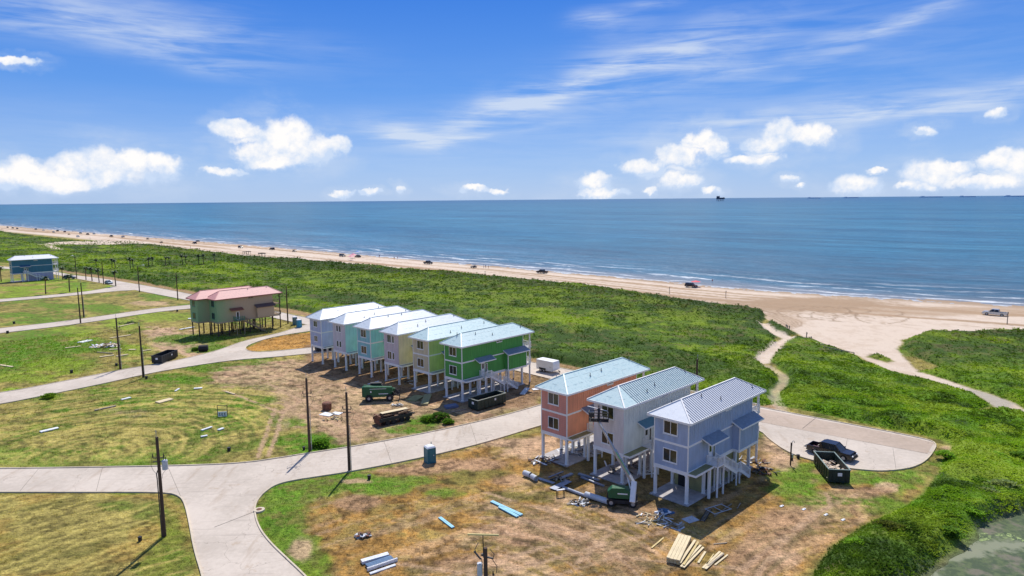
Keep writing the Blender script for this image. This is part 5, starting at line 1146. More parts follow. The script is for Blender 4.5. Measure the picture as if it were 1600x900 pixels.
for y in (-.6,.6): MB().beam((3.4,y,.25),(4.5,y,.15),.14,.06).build('fork', DMET, t)
mb = MB(); mb.beam((3.35,-.8,.3),(3.35,.8,.3),.1,.12); mb.beam((3.35,-.8,1.1),(3.35,.8,1.1),.1,.12); mb.beam((3.35,-.75,.2),(3.45,-.75,1.9),.08,.08); mb.beam((3.35,.75,.2),(3.45,.75,1.9),.08,.08); mb.beam((2.3,-.6,1.0),(3.4,-.5,.8),.14,.14); mb.beam((2.3,.6,1.2),(3.4,.5,1.5),.14,.14); mb.build('carriage', DMET, t, kind='stuff')
for x in (-1.75,1.75):
    for y in (-1.25,.85): w_ = MB().cyl((0,0,0),(0,.42,0),.62,.62,18).build('wheel', BLACK, t, (x,y,.62)); MB().cyl((0,-.02,0),(0,.44,0),.24,.24,12).build('rim', GREY, w_)
MB().box(-1.5,-1.3,-1.07,-1.051,1.6,1.9).build('marking', WHITEP, t); MB().box(-.1,1.5,-1.07,-1.051,1.3,1.42).build('marking', WHITEP, t); MB().box(-1.6,1.2,-1.07,-1.051,2.2,2.27).build('marking', WHITEP, t)
# rusty flatbed trailer heaped with timber
a = Vector(G(592,668)); b_ = Vector(G(648,655)); d = b_-a; ang = math.atan2(d.y, d.x); mid = (a+b_)/2+Vector((-math.sin(ang), math.cos(ang)))*1.0
t = thing('flatbed_trailer', 'rusty dark flatbed trailer beside the grass tuft near the road', 'trailer', (mid.x, mid.y, 0), ang)
MB().box(-3.0,2.6,-1.1,1.1,.85,1.0).build('deck', RUST, t)
for y in (-1.12,1.06): MB().box(-3.0,2.6,y,y+.06,.7,1.25).build('side_rail', DMET, t)
for x in (-1.6,-.6): 
    for y in (-1.1,.9): w_ = MB().cyl((0,0,0),(0,.22,0),.4,.4,14).build('wheel', BLACK, t, (x,y,.4)); MB().cyl((0,-.01,0),(0,.23,0),.2,.2,10).build('rim', DMET, w_)
for x in (.9,1.9): w_ = MB().cyl((x,-1.0,.4),(x,-.78,.4),.4,.4,14).build('wheel', BLACK, t)
mb = MB(); mb.beam((2.6,-.7,.8),(3.7,0,.7),.1,.14); mb.beam((2.6,.7,.8),(3.7,0,.7),.1,.14); mb.build('drawbar', DMET, t, kind='stuff')
MB().box(-2.9,-2.7,-1.0,1.0,.2,1.6).build('tail_frame', RUST, t)
rd = random.Random(5); mb = MB()
for k in range(46): mb.obox((rd.uniform(-1.9,1.9), rd.uniform(-.9,.9), 1.15+rd.uniform(0,.5)), (rd.uniform(1.2,3.4), rd.uniform(.1,.28), rd.uniform(.04,.14)), (rd.uniform(-.1,.1), rd.uniform(-.15,.15), rd.uniform(-.35,.35)))
tag(mb.build('timber_load', mat('brown_scrap_wood', (.24,.15,.085), .85, var=.5, vscale=1.5), None, (mid.x, mid.y, 0), (0,0,ang)), 'pile of old brown timber heaped on the rusty flatbed trailer', 'timber', kind='stuff')
tag(MB().beam((-2.2,0,1.75),(2.3,-.1,1.72),.9,.05).build('board', PINE, None, (mid.x, mid.y, .05), (0,0,ang)), 'long pale board lying on top of the timber on the flatbed trailer', 'board')
# person grown from a jointed skeleton
def person(label, pos, ang, shirt, pants, pose='stand', grp=None, sc=1.0, hat=None):
    V = [(0,0,.95),(0,0,1.15),(0,0,1.38),(0,.02,1.50),(0,.03,1.66),(.1,0,.90),(.11,.02,.5),(.11,.0,.08),(.12,.12,.04),(-.1,0,.90),(-.13,.04,.5),(-.13,-.02,.08),(-.13,.1,.04),(.19,0,1.40),(.25,-.02,1.13),(.23,.12,.90),(-.19,0,1.40),(-.25,-.02,1.13),(-.22,.12,.90)]
    if pose == 'work': V[14] = (.27,.16,1.22); V[15] = (.2,.42,1.3); V[17] = (-.27,.16,1.22); V[18] = (-.2,.42,1.32)
    if pose == 'walk': V[6] = (.11,.14,.5); V[7] = (.11,.22,.09); V[8] = (.11,.34,.06); V[10] = (-.11,-.05,.5); V[11] = (-.11,-.25,.1); V[12] = (-.11,-.16,.04)
    E_ = [(0,1),(1,2),(2,3),(3,4),(0,5),(5,6),(6,7),(7,8),(0,9),(9,10),(10,11),(11,12),(2,13),(13,14),(14,15),(2,16),(16,17),(17,18)]
    R_s = [.15,.13,.15,.06,.10,.10,.075,.05,.045,.10,.075,.05,.045,.07,.048,.038,.07,.048,.038]
    me = bpy.data.meshes.new('person'); me.from_pydata(V, E_, []); o = bpy.data.objects.new('person', me); C.objects.link(o)
    m_ = o.modifiers.new('skin', 'SKIN')
    for i, sv_ in enumerate(me.skin_vertices[0].data): sv_.radius = (R_s[i], R_s[i]*.8); sv_.use_root = (i == 0)
    m2 = o.modifiers.new('sub', 'SUBSURF'); m2.levels = 1; m2.render_levels = 2
    dg = bpy.context.evaluated_depsgraph_get(); ev = bpy.data.meshes.new_from_object(o.evaluated_get(dg)); o.modifiers.clear(); o.data = ev
    ev.materials.clear()
    for q in (SKIN, shirt, pants): ev.materials.append(q)
    for p in ev.polygons:
        c = p.center; p.material_index = 2 if c.z < .98 and abs(c.x) < .19 and c.y < .4 else (1 if c.z < 1.47 and c.z > .98 and abs(c.x) < .27 and c.y < .2 else 0)
    ev.shade_smooth(); o.location = pos; o.rotation_euler = (0,0,ang); o.scale = (sc,)*3; tag(o, label, 'person', grp)
    MB().cyl((0,.02,1.68),(0,.02,1.80),.115,.06,10).build('hair' if not hat else 'hard_hat', hat or mat('dark_hair', (.03,.02,.015), .8), o)
    return o
# boom lift
gnd = Vector(G(972,786)); t = thing('boom_lift', 'green boom lift with long arm raised to the eave of the white house', 'machine', (gnd.x, gnd.y, 0), math.radians(-10))
iv = Matrix.Rotation(math.radians(10), 4, 'Z')
def LC(px, py, z): g = G3(px, py, z); return iv @ (g-Vector((gnd.x, gnd.y, 0)))
MB().prism([(-1.7,.35),(-1.7,.75),(1.7,.75),(1.7,.35)], -1.0, 1.0).build('chassis', DMET, t)
for x in (-1.2,1.2):
    for y in (-1.15,.8): w_ = MB().cyl((0,0,0),(0,.35,0),.45,.45,16).build('wheel', BLACK, t, (x,y,.45)); MB().cyl((0,-.01,0),(0,.36,0),.22,.22,10).build('rim', GREY, w_)
MB().cyl((0,0,.75),(0,0,.95),.6,.6,16).build('turret_ring', DMET, t)
mb = MB(); mb.prism([(-1.5,.95),(-1.6,1.7),(-1.1,2.1),(.3,2.15),(1.0,1.7),(1.0,.95)], -1.0, -.05); mb.prism([(-1.2,.95),(-1.3,1.6),(.8,1.7),(.9,.95)], -.05, .9); mb.build('turret', GMACH, t)
MB().box(-.5,.6,-1.02,-1.001,1.45,1.58).build('marking', WHITEP, t)
def onfront(px, py, off):
    '''point on the line of sight that lies off metres in front of the white house front'''
    q_ = math.sqrt(.5); P0 = Vector((13.05-off*q_, 78.25-off*q_)); d = ray(px, py); t_ = (P0.x*q_+P0.y*q_)/(d[0]*q_+d[1]*q_)
    return iv @ (Vector((d[0]*t_, d[1]*t_, CAMH+d[2]*t_))-Vector((gnd.x, gnd.y, 0)))
base = LC(991,757,2.5); tip = onfront(936,660,1.9)
elb = base.lerp(tip, .55)+Vector((.0,0,-.1))
MB().beam(LC(988,785,.9), base+Vector((0,0,.35)), .55, .6).build('counterweight', WHITEP, t)
MB().beam(base, elb, .34, .42).build('boom', GREY, t); MB().beam(elb.lerp(base,.2), tip, .22, .28).build('boom_section', GREY, t)
MB().beam(base.lerp(tip,.15)+Vector((0,-.2,.05)), base.lerp(tip,.5)+Vector((0,-.2,.05)), .04, .2).build('boom_stripe', mat('lime_stripe', (.18,.5,.12), .5), t)
MB().beam(base+Vector((-.4,0,-.5)), base.lerp(elb,.4)+Vector((0,0,-.15)), .12, .12).build('lift_cylinder', WHITEP, t)
MB().beam(tip, tip+Vector((-.25,.3,.35)), .16, .2).build('jib', DMET, t)
bc = onfront(937,650,1.55)+Vector((0,0,-.5)); print('basket', bc); bk = MB(); X0,X1,Y0,Y1 = bc.x-1.25,bc.x+1.05,bc.y-.45,bc.y+.55; zb = bc.z-.1
MB().box(X0,X1,Y0,Y1,zb,zb+.08).build('basket_floor', DMET, t); mb = MB()
for z in (zb+.4, zb+.75, zb+1.1):
    for p, q in (((X0,Y0),(X1,Y0)),((X1,Y0),(X1,Y1)),((X1,Y1),(X0,Y1)),((X0,Y1),(X0,Y0))): mb.beam((*p,z),(*q,z),.06,.06)
for x in np.linspace(X0,X1,5):
    for y in (Y0,Y1): mb.beam((x,y,zb),(x,y,zb+1.1),.06,.06)
mb.box(X0+.1,X0+.6,Y0-.12,Y0,zb+.6,zb+1.05); mb.build('basket_rail', DMET, t, kind='stuff'); MB().box(X0+.2,X0+.9,Y0-.3,Y0-.05,zb+.1,zb+.45).build('control_box', DMET, t)
wc = t.matrix_world if 0 else Matrix.Translation((gnd.x, gnd.y, 0))@Matrix.Rotation(math.radians(-10), 4, 'Z'); wp_ = wc@Vector(((X0+X1)/2, (Y0+Y1)/2, zb+.08))
person('worker in dark clothes standing in the boom lift basket', wp_, math.radians(40), DCL, DCL, 'work', hat=DMET)
bl = wc@Vector((X0+.1,Y1,zb+1.15)); tag(MB().beam((-1.2,0,0),(1.3,0,0),.1,.06).build('gutter_board', WHB, None, bl+Vector((.8,-.1,.18)), (0,.12,-.45)), 'white trim board laid across the boom lift basket rails', 'board')
# ------------------------------------------------ loose boards, sheets and piles
def board(name, label, a, b_, wd, th, m, z=0.0, cat='board', grp=None, n=0):
    A = G3(*a); B = G3(*b_); d = B-A; L = d.length; ang = math.atan2(d.y, d.x)
    mb = MB(); mb.box(-L/2, L/2, -wd/2, wd/2, 0, th)
    if n: 
        for i in range(1, n): mb.box(-L/2, L/2, -wd/2+wd*i/n-.015, -wd/2+wd*i/n+.015, th, th+.015)
    o = mb.build(name, m, None, ((A.x+B.x)/2, (A.y+B.y)/2, z+.01), (0, 0, ang)); return tag(o, label, cat, grp)
g_ = 'cyan trim boards on the dry grass'
board('cyan_board', 'upper and longer of two cyan boards lying together', (768,784.5), (815,806), .42, .12, CYAN, 0.03, grp=g_, n=2)
board('cyan_board', 'lower and shorter of two cyan boards lying together', (780,793), (809,808.5), .38, .12, CYAN, 0.03, grp=g_, n=2)
board('cyan_board', 'single cyan board lying by itself on the dry grass', (687,809.5), (708,825.5), .36, .1, CYAN, 0.03, grp=g_, n=2)
g_ = 'siding bundle at the bottom edge'
for lb, a, b_, wd, m_, th in [('wide white siding bundle at the back of the bottom edge pile',(565,881),(607,869),.55,WHB,.28),('blue wrapped siding bundle between white ones',(573,888),(613,874.5),.65,BLB,.26),('narrow white strip next to the blue wrapped bundle',(574,893),(621,877),.18,WHB,.3),('front white strip apart from the siding pile',(578,898),(618,884),.3,WHB,.1)]: board('siding_bundle', lb, a, b_, wd, th, m_, .04, 'siding', g_, 3)
# lumber stack
g_ = 'pale timber lying in the lower middle'; A = G3(1055,886); B = G3(1076,842); ang = math.atan2((B-A).y, (B-A).x)
t = thing('lumber_stack', 'neat stack of pale pine planks at the bottom of the lot', 'timber stack', ((A.x+B.x)/2-.25, (A.y+B.y)/2+.2, 0), ang)
pk = [MB().box(-2.55,2.55,-.15,.15,0,.045).mesh('plank', q) for q in (PINE, PINE2)]
for lv in range(9):
    for k in range(4): put('plank', pk[0 if lv > 6 else (lv+k) % 2], t, (random.uniform(-.05,.05), .48-.32*k, .06+lv*.052))
for x in (-1.6, 1.6): MB().box(x-.05,x+.05,-.65,.65,0,.06).build('bearer', OLDW, t)
for i, (a, b_, wd, z, m_) in enumerate([((1062,884),(1086,848),.25,.25,PINE),((1068,886),(1091,850),.2,.2,PINE2),((1064,888),(1095,854),.22,.12,PINE),((1068,889),(1099,857),.2,.10,PINE),((1073,880),(1088,858),.16,.06,PINE2)]): board('loose_plank', ['first plank beside the neat stack, resting high','second plank from the neat stack','third plank from the neat stack, crossing the next','outermost long plank of the fan beside the stack','thin yellow plank at the back of the fan'][i], a, b_, wd, .06, m_, z, 'plank', 'planks fanned beside the neat stack')
board('loose_plank', 'single short plank between the two timber piles', (1091,880.5), (1102,863), .2, .06, PINE, .03, 'plank')
for i, (a, b_, wd, z, m_) in enumerate([((1098,889),(1125,863),.2,.05,PINE),((1102,891),(1129,866),.26,.1,PINE),((1104,883),(1115,867),.1,.05,PINE2),((1117,884),(1137,868),.16,.04,PINE),((1106,887),(1131,867.5),.14,.12,OLDW)]): board('loose_plank', ['left plank of the small right timber pile','broad middle plank of the small right timber pile','thin stick at the back of the small right pile','rightmost plank of the small right timber pile','weathered plank on top of the small right pile'][i], a, b_, wd, .06, m_, z, 'plank', 'planks in the small right pile')
board('loose_plank', 'lone plank on the grass left of the neat stack', (1018,857), (1037,841), .16, .05, PINE2, .03, 'plank')
board('loose_plank', 'weathered stick lying right of the house shadow', (1115,851), (1136,849), .12, .05, OLDW, .03, 'plank')
# pipes and columns on the grass before the coral and white houses
def pipe(label, a, b_, r, m_, z=None, grp='grey duct lengths in front of the coral house', half=False):
    A = G3(*a); B = G3(*b_); d = B-A; L = d.length; o = MB().cyl((-L/2,0,0),(L/2,0,0),r,r,14,caps=False).cyl((-L/2,0,0),(L/2,0,0),r*.86,r*.86,14,caps=False); 
    q = o.build('duct_pipe', m_, None, ((A.x+B.x)/2,(A.y+B.y)/2, (r if z is None else z)+.02), (0,0,math.atan2(d.y,d.x)), smooth=False); tag(q, label, 'pipe', grp)
pipe('short fat pipe end lying in the sun at the left of the scrap', (819,743.5), (829,747), .36, LGREY)
pipe('second short pipe just right of the sunlit one', (831,748.5), (838,752.5), .34, LGREY)
pipe('long thin grey pipe in the middle of the scrap', (880,764), (914,777), .18, GYB)
pipe('thick grey pipe with an open end near the boom lift', (915,777), (952,789), .34, LGREY)
board('metal_sheet', 'blue grey sheet leading right from the sunlit pipes', (840,748), (866,756), .5, .06, GYB, .05, 'metal sheet')
board('metal_sheet', 'broad grey sheet crossing the long pipe', (863,766), (889,753), .9, .05, GYB, .12, 'metal sheet')
board('metal_sheet', 'grey channel lying toward the coral house', (877,749), (894,742), .4, .18, GYB, .05, 'metal channel'); board('metal_sheet', 'thin grey strip beyond the channel', (857,747), (880,738), .15, .08, GYB, .05, 'metal strip')
board('metal_sheet', 'long dark beam in front of the white house', (904,742), (936,752), .3, .2, GYB, .05, 'beam'); board('metal_sheet', 'second dark beam below the long one', (908,747), (944,761), .22, .15, GYB, .05, 'beam')
t = thing('sawhorse', 'small white topped sawhorse beside the long pipe', 'sawhorse', gz(876,775), .3); MB().box(-.5,.5,-.12,.12,.72,.8).build('top', WHB, t); lgm = MB().beam((0,0,.72),(0,0,0),.07,.07).mesh('leg', DMET)
for x in (-.42,.42):
    for y in (-.2,.2): put('leg', lgm, t, (x,y,0))
def heap(name, label, px, py, r, n, ms, hgt=.4, cat='debris', seed=1, L=(.4,1.2), w_=(.05,.25)):
    rd = random.Random(seed); t = MB()
    for k in range(n):
        a_ = rd.uniform(0,6.28); q = r*math.sqrt(rd.random()); t.obox((math.cos(a_)*q, math.sin(a_)*q*.7, .04+rd.random()*hgt*(1-q/r*.8)), (rd.uniform(*L), rd.uniform(*w_), rd.uniform(.02,.1)), (rd.uniform(-.35,.35), rd.uniform(-.35,.35), rd.uniform(0,3.14)), rd.randrange(len(ms)))
    o = t.build(name, ms, None, gz(px, py)); return tag(o, label, cat, kind='stuff')
heap('scrap_heap', 'loose pile of offcuts in the sun left of the thick pipe', 905, 786, 1.2, 40, [OLDW, LGREY, DMET], .25, seed=1)
heap('scrap_heap', 'heap of dark posts beside the sheets by the coral house', 874, 751, 1.0, 20, [DMET, OLDW], .6, seed=2)
heap('scrap_heap', 'white crumpled packaging in the shade before the blue house', 1038, 802, .9, 26, [WHB, LGREY, BLB], .4, seed=3, L=(.3,.6), w_=(.2,.5))
heap('scrap_heap', 'pale litter strewn in the shade below the packaging', 1052, 823, 1.3, 22, [OLDW, LGREY], .12, seed=4)
heap('scrap_heap', 'pale wood chips in the sun between the house shadows', 1018, 812, 2.0, 50, [WHB, PINE, OLDW], .06, seed=5, L=(.3,1.4), w_=(.05,.14))
heap('scrap_heap', 'dark red scrap metal heap behind the blue house', 1194, 738, 1.6, 46, [RUST, DMET, OLDW], .8, seed=6)
heap('scrap_heap', 'brown timber scraps under the blue house porch', 1172, 722, 2.2, 40, [RUST, OLDW, LGREY], .5, seed=16)
heap('scrap_heap', 'small rubbish pile with white bags in the dry lot', 567, 838, .75, 24, [DMET, WHB, LGREY, RUST], .55, seed=7, L=(.3,.7), w_=(.2,.5))
heap('scrap_heap', 'rubble of pale broken timber in the littered lot', 165, 541, 3.0, 90, [PINE, WHB, RUST], .8, seed=8, L=(.5,2.0), w_=(.15,.5))
heap('scrap_heap', 'small pale heap right of the broken timber', 177, 541, 1.3, 30, [PINE, WHB], .7, seed=9, L=(.4,1.4), w_=(.15,.5))
heap('scrap_heap', 'scraps around the coral house left stilts', 850, 722, 2.0, 40, [RUST, WHB, DMET, OLDW], .35, seed=10, L=(.6,2.4))
heap('scrap_heap', 'offcuts under the coral house floor', 905, 705, 3.2, 60, [OLDW, WHB, LGREY, DMET], .3, seed=18, L=(.6,2.8))
heap('scrap_heap', 'offcuts under the white house floor', 985, 735, 3.2, 50, [OLDW, WHB, DMET], .3, seed=19, L=(.6,2.8))
heap('scrap_heap', 'rubbish on the dirt between lumber and row houses', 640, 598, 2.0, 24, [DMET, OLDW, WHB], .3, seed=20)
heap('scrap_heap', 'broken blocks beside the green telehandler', 622, 634, 1.0, 22, [LGREY, OLDW, DMET], .25, seed=21, L=(.3,.8), w_=(.2,.4))
heap('scrap_heap', 'tan offcuts near the rusty bin', 520, 655, 1.6, 22, [PINE2, OLDW], .1, seed=22)
heap('scrap_heap', 'dark branches dumped in the far part of the littered lot', 199, 505, 2.6, 40, [mat('cut_branches', (.05,.10,.03), .9), DMET], .5, seed=23, L=(.8,2.4), w_=(.05,.12))
board('grey_panel', 'square grey panel lying in the shade of the blue house', (1071,815), (1087,810), 1.15, .05, LGREY, .02, 'panel')
t = thing('ladder', 'dark ladder lying in the shade right of the grey panel', 'ladder', gz(1103,806), math.atan2(G(1111,795)[1]-G(1097,818)[1], G(1111,795)[0]-G(1097,818)[0]))
for y in (-.22,.22): MB().box(-1.6,1.6,y-.03,y+.03,.05,.12).build('rail', DMET, t)
rg = MB().box(-.02,.02,-.2,.2,.07,.11).mesh('rung', GREY)
for k in range(10): put('rung', rg, t, (-1.45+k*.32,0,0))
t = thing('scaffold_frame', 'grey scaffold frame lying in the shade by the blue house', 'scaffold', gz(1122,797), .5)
for y in (-.7,.7): MB().box(-1.3,1.3,y-.03,y+.03,.1,.16).build('tube', LGREY, t)
for x in (-1.2,0,1.2): MB().box(x-.03,x+.03,-.67,.67,.1,.15).build('brace', LGREY, t)
board('loose_plank', 'long thin plank in the shade right of the scaffold frame', (1116,808), (1143,788), .1, .05, OLDW, .03, 'plank'); board('loose_plank', 'short stick near the shadow edge by the stairs', (1152,795), (1157,787), .1, .05, OLDW, .03, 'plank')
for lb, px, py in [('small white scrap on the dry grass nearest the shadow',1221,791.5),('small white scrap right of the first one',1255.5,796.5),('tiny white scrap toward the green bank',1317,813),('tiny white scrap by the grass below the dumpster',1290,805)]: tag(MB().obox((0,0,.05),(.45,.25,.06),(0,0,.6)).obox((.2,.1,.08),(.2,.2,.05),(.2,0,1.2)).build('white_scrap', WHB, None, gz(px, py)), lb, 'litter', 'white litter right of the blue house')
# around the row
board('deck_panel', 'pale deck panel half in the sun before the fifth house', (663,633.5), (669,618.5), 1.25, .3, mat('olive_panel', (.33,.31,.16), .7), .02, 'panel', n=3); board('deck_panel', 'dark flat sheet in the shade left of the deck panel', (642,627), (656,619), 1.9, .15, OLIVE, .02, 'panel')
board('tarp_frame', 'blue grey crate frame before the vivid green house', (696,638), (714,635), 1.4, .35, mat('blue_grey_tarp', (.13,.17,.28), .6), .02, 'frame'); board('loose_plank', 'long plank on the ground before the dark green dumpster', (702,645.5), (728,640), .2, .08, OLDW, .03, 'plank')
board('ramp', 'pale metal ramp lying right of the vivid green house', (816,617), (824,607), .9, .12, LGREY, .03, 'ramp'); board('pale_sheet', 'pale sheet on the dirt beside the metal ramp', (832,609), (843,608), 1.0, .05, WHB, .03, 'sheet')
for i, (a, b_) in enumerate([((575,601),(592,596)),((607,594.5),(640,587.5)),((674,577),(690,573.5))]): board('pale_strip', ['sunlit pale strip on the ground beyond the fifth house','sunlit pale strip beyond the vivid green house posts','short pale strip under the vivid green house floor'][i], a, b_, .35, .08, WHB, .03, 'strip', 'pale strips between the row houses')
tag(MB().cyl((0,0,0),(0,0,1.1),.75,.8,12).cyl((0,0,1.1),(0,0,1.25),.8,.6,12).build('rusty_bin', RUST, None, gz(511,640)), 'round rusty brown bin on the dirt between the twin poles', 'bin')
board('white_sheet', 'torn white sheet left of its neighbour below the rusty bin', (503,646.5), (519,649), 1.5, .04, WHB, .03, 'sheet'); board('white_sheet', 'square white sheet right below the rusty bin', (520,645.5), (533,647), 1.2, .04, WHB, .03, 'sheet')
# litter in the left fields
for lb, a, b_, wd in [('long white sheet in the left field with a green patch',(63,676),(91,669.5),.75),('small white sheet in the field centre left',(190,625.5),(204,622),.6),('long dull plank in the field left',(148,642),(181,635),.4),('pale flat stone like patch in the field',(246,630),(268,624),1.3),('small white piece near the lane above the field',(303,608),(316,607),.6),('white piece left of the white sign',(315,673.5),(331,668),.4),('short white piece below the white sign',(314,683.5),(324,681.5),.4),('faint grey piece right below the white sign',(341,673),(349,670),.5),('small white scrap high in the field',(274,612),(280,608),.3),('slanting pale board in the upper right of the field',(353,613),(367,617),.25),
  ('pale log left in the littered lot',(102,544.5),(126,541.5),.6),('white upturned hull like sheet in the littered lot',(125,536),(141,532),1.7),('pale board front left in the littered lot',(156,558.5),(178,555.5),.6),('pale board front right in the littered lot',(182,557.5),(200,554.5),.55),('short board behind the pole in the lot',(171,547),(190,546),.5),('small board right of the pole in the lot',(202,547),(212,547),.7),('thin board across from the black dumpster',(222,549),(236,547),.5),('long thin plank in the lot grass',(152,551),(176,553),.25),('grey planks behind the pale rubble',(172,529),(204,524),.6),('yellowish board by the dumped branches',(184,511),(209,506),.6),('thin board at the left picture edge',(0,571),(20,574),.5),('low white beam beside the duplex',(281,515.5),(303,511.5),.8),('white sheet on the grass left of the duplex',(294,498.5),(303,498),1.3)]:
    board('white_board', lb, a, b_, wd, .14, WHB if 'white' in lb else PINE if 'pale' in lb or 'board' in lb else OLDW, .04, 'board', 'boards and sheets scattered in the left fields')
# white sign on a frame
t = thing('lot_sign', 'small white lettered sign on a dark frame in the left field', 'sign', gz(348,651), .1)
for x in (-.75,.75): MB().box(x-.04,x+.04,-.04,.04,0,1.9).build('leg', DMET, t)
for z in (1.2,1.8): MB().box(-.7,.7,-.03,.03,z,z+.06).build('cross_bar', DMET, t)
sg = MB().box(-.68,.68,-.10,-.05,.05,.85).build('sign_board', WHITEP, t)
for x in (-.4,0,.4): MB().box(x-.12,x+.12,-.112,-.101,.25,.35).box(x-.12,x-.04,-.112,-.101,.35,.65).box(x-.04,x+.12,-.112,-.101,.55,.65).build('lettering', DMET, sg)
o = MB()
tag(MB().cyl((-.9,0,.75),(.9,0,.75),.75,.75,18).cyl((-1.05,0,.75),(-.9,0,.75),.45,.75,18).cyl((.9,0,.75),(1.05,0,.75),.75,.45,18).build('water_tank', BLACK, None, gz(318,549), (0,0,.3)), 'round black tank lying on the grass before the duplex', 'tank')
# ------------------------------------------------ palms
def palm_meshes(seed, dens=13):
    rd = random.Random(seed); tr = MB(); n = 7; pts = []; bx, by = rd.uniform(-.3,.3), rd.uniform(-.2,.2)
    for i in range(n): f = i/(n-1); pts.append(Vector((bx*f*f, by*f*f, 5.0*f)))
    for i in range(n-1): r0 = .19-.05*i/n; tr.cyl(pts[i], pts[i+1], r0*1.06, r0*.94, 8)
    cr = MB(); top_ = pts[-1]
    for k in range(dens*2):
        a_ = k*2.4+rd.uniform(-.2,.2); e0 = rd.uniform(-.45, 1.1); L = rd.uniform(1.0,1.5); prev = top_; d = Vector((math.cos(a_)*math.cos(e0), math.sin(a_)*math.cos(e0), math.sin(e0))); side = Vector((-math.sin(a_), math.cos(a_), 0))
        for s_ in range(4):
            nx = prev+d*L/4; wd = (.16,.34,.36,.24,.03); a0 = wd[s_]; a1 = wd[s_+1]
            dr = Vector((0,0,-.10))
            cr._add([prev, nx, nx+side*a1+dr, prev+side*a0+dr], [(0,1,2,3)]); cr._add([prev, nx, nx-side*a1+dr, prev-side*a0+dr], [(0,3,2,1)])
            prev = nx; d = (d+Vector((0,0,-.28))).normalized()
    # skirt of dead fronds
    for k in range(7):
        a_ = rd.uniform(0,6.28); cr.obox(top_+Vector((math.cos(a_)*.25, math.sin(a_)*.25, -.45)), (.12,.3,.7), (rd.uniform(-.3,.3), rd.uniform(-.3,.3), a_), 1)
    return tr.mesh('trunk', mat('palm_trunk', (.13,.095,.06), .9, var=.3)), cr.mesh('crown', [mat('palm_fronds', (.055,.10,.025), .6, var=.4, vscale=1.5), mat('dead_fronds', (.16,.11,.05), .9)])
PMM = [palm_meshes(k) for k in range(3)]
PALMS = [(134.5,437.5,1,'palm by the street bend nearest the deep blue house'),(144,439,1.05,'palm between two street poles behind the end of the lane'),(155,441.5,1,'palm just left of the pole beside the silver blue car'),(181,447.5,1.1,'palm at the corner where lane and back street meet'),(109,456,1.15,'palm on the lane verge in the green lot'),(71.5,459.5,1.1,'palm on the lane verge below the deep blue house'),(2,440,1.1,'palm at the left picture edge by the deep blue house'),(98,437,1.0,'palm in front of the deep blue house porch'),(151,420,.85,'lone small palm beyond the back street bend'),
 (175.5,422,1,'left palm of the pair beyond the lamp pole street end'),(180.5,423,.95,'right palm of the pair beyond the lamp pole street end'),(204,422,1.05,'left palm of the dune pair left of the lamp arm'),(208.5,421.5,.95,'right palm of the dune pair left of the lamp arm'),(232.5,419.5,1,'left palm of the pair right of the lamp arm'),(238,419.5,1,'right palm of the pair right of the lamp arm'),(259,416.5,.9,'left palm of the small pair in mid dunes'),(265,416,.9,'right palm of the small pair in mid dunes'),(285.5,416,1.05,'left palm of the tall pair in the dunes'),(291,416,1,'right palm of the tall pair in the dunes'),(311,415.5,1.05,'left palm of the last dune pair'),(318,415.5,1.05,'right palm of the last dune pair'),(335.5,413,1,'solitary palm farthest right in the dunes')]
for i, (px, py, s_, lb) in enumerate(PALMS):
    t = thing('palm_tree', lb, 'palm', gz(px, py), i*1.3, 'palm trees along the street and dunes'); t.scale = (s_*1.08,)*3; put('trunk', PMM[i % 3][0], t); put('crown', PMM[i % 3][1], t)
# ------------------------------------------------ shrubs one can tell apart
def shrub(label, px, py, r, c, seed, grp='round bushes on the bank', pz=0.0):
    np.random.seed(seed); n = int(150*max(1, r)); u = np.random.rand(n)*2-1; th = np.random.rand(n)*6.283; q = np.sqrt(1-u*u); rr_ = r*(.72+.3*np.random.rand(n)); lump = 1+.25*np.sin(3*th+seed)*q
    P3_ = np.stack([q*np.cos(th)*rr_*lump, q*np.sin(th)*rr_*lump, np.abs(u)*rr_*.62+.05], -1)
    shade = np.tile(np.array(c), (n, 1)); me = leaf_cloud('foliage', P3_, np.full(n, .34+.08*r), shade, 6, 1.3, .8)
    pos = gz(px, py); t = thing('shrub', label, 'shrub', (pos.x, pos.y, pz), seed, grp); put('foliage', me, t)
    mb = MB(); 
    for k in range(5): a_ = k*1.257; mb.cyl((0,0,-.2), (math.cos(a_)*r*.5, math.sin(a_)*r*.5, r*.6), .05, .02, 5)
    mb.build('stem', mat('shrub_stem', (.08,.06,.04), .9), t, kind='stuff')
gg = (.27,.33,.13); gr = (.24,.42,.05); dk_ = (.15,.27,.04)
for i, (px, py, r, c, lb) in enumerate([(1566,772,1.7,gg,'large grey green bush by the right picture edge'),(1545,781,1.35,gg,'grey green bush left of the large one on the bank'),(1560,724,1.3,gr,'rounded bush higher on the bank at right'),(1492,790,1.1,dk_,'dark bush half way down the bank'),(1477,718,1.0,gr,'small bright bush beside the end of the turning circle'),(1513,808,1.1,gr,'bush above the pond edge'),(1390,836,1.3,(.12,.14,.03),'yellowish low bush in the middle of the bank'),(1592,722,1.3,dk_,'dark bush at the right edge below the access road'),(1480,842,1.2,dk_,'dark bush overhanging the pond'),(1530,760,1.0,dk_,'dark bush between the grey green bushes'),(1340,860,1.0,gr,'bright bush on the lower bank slope'),(1440,800,1.0,gr,'bright bush in the upper bank middle')]): shrub(lb, px, py, r, c, 100+i, pz=.3)
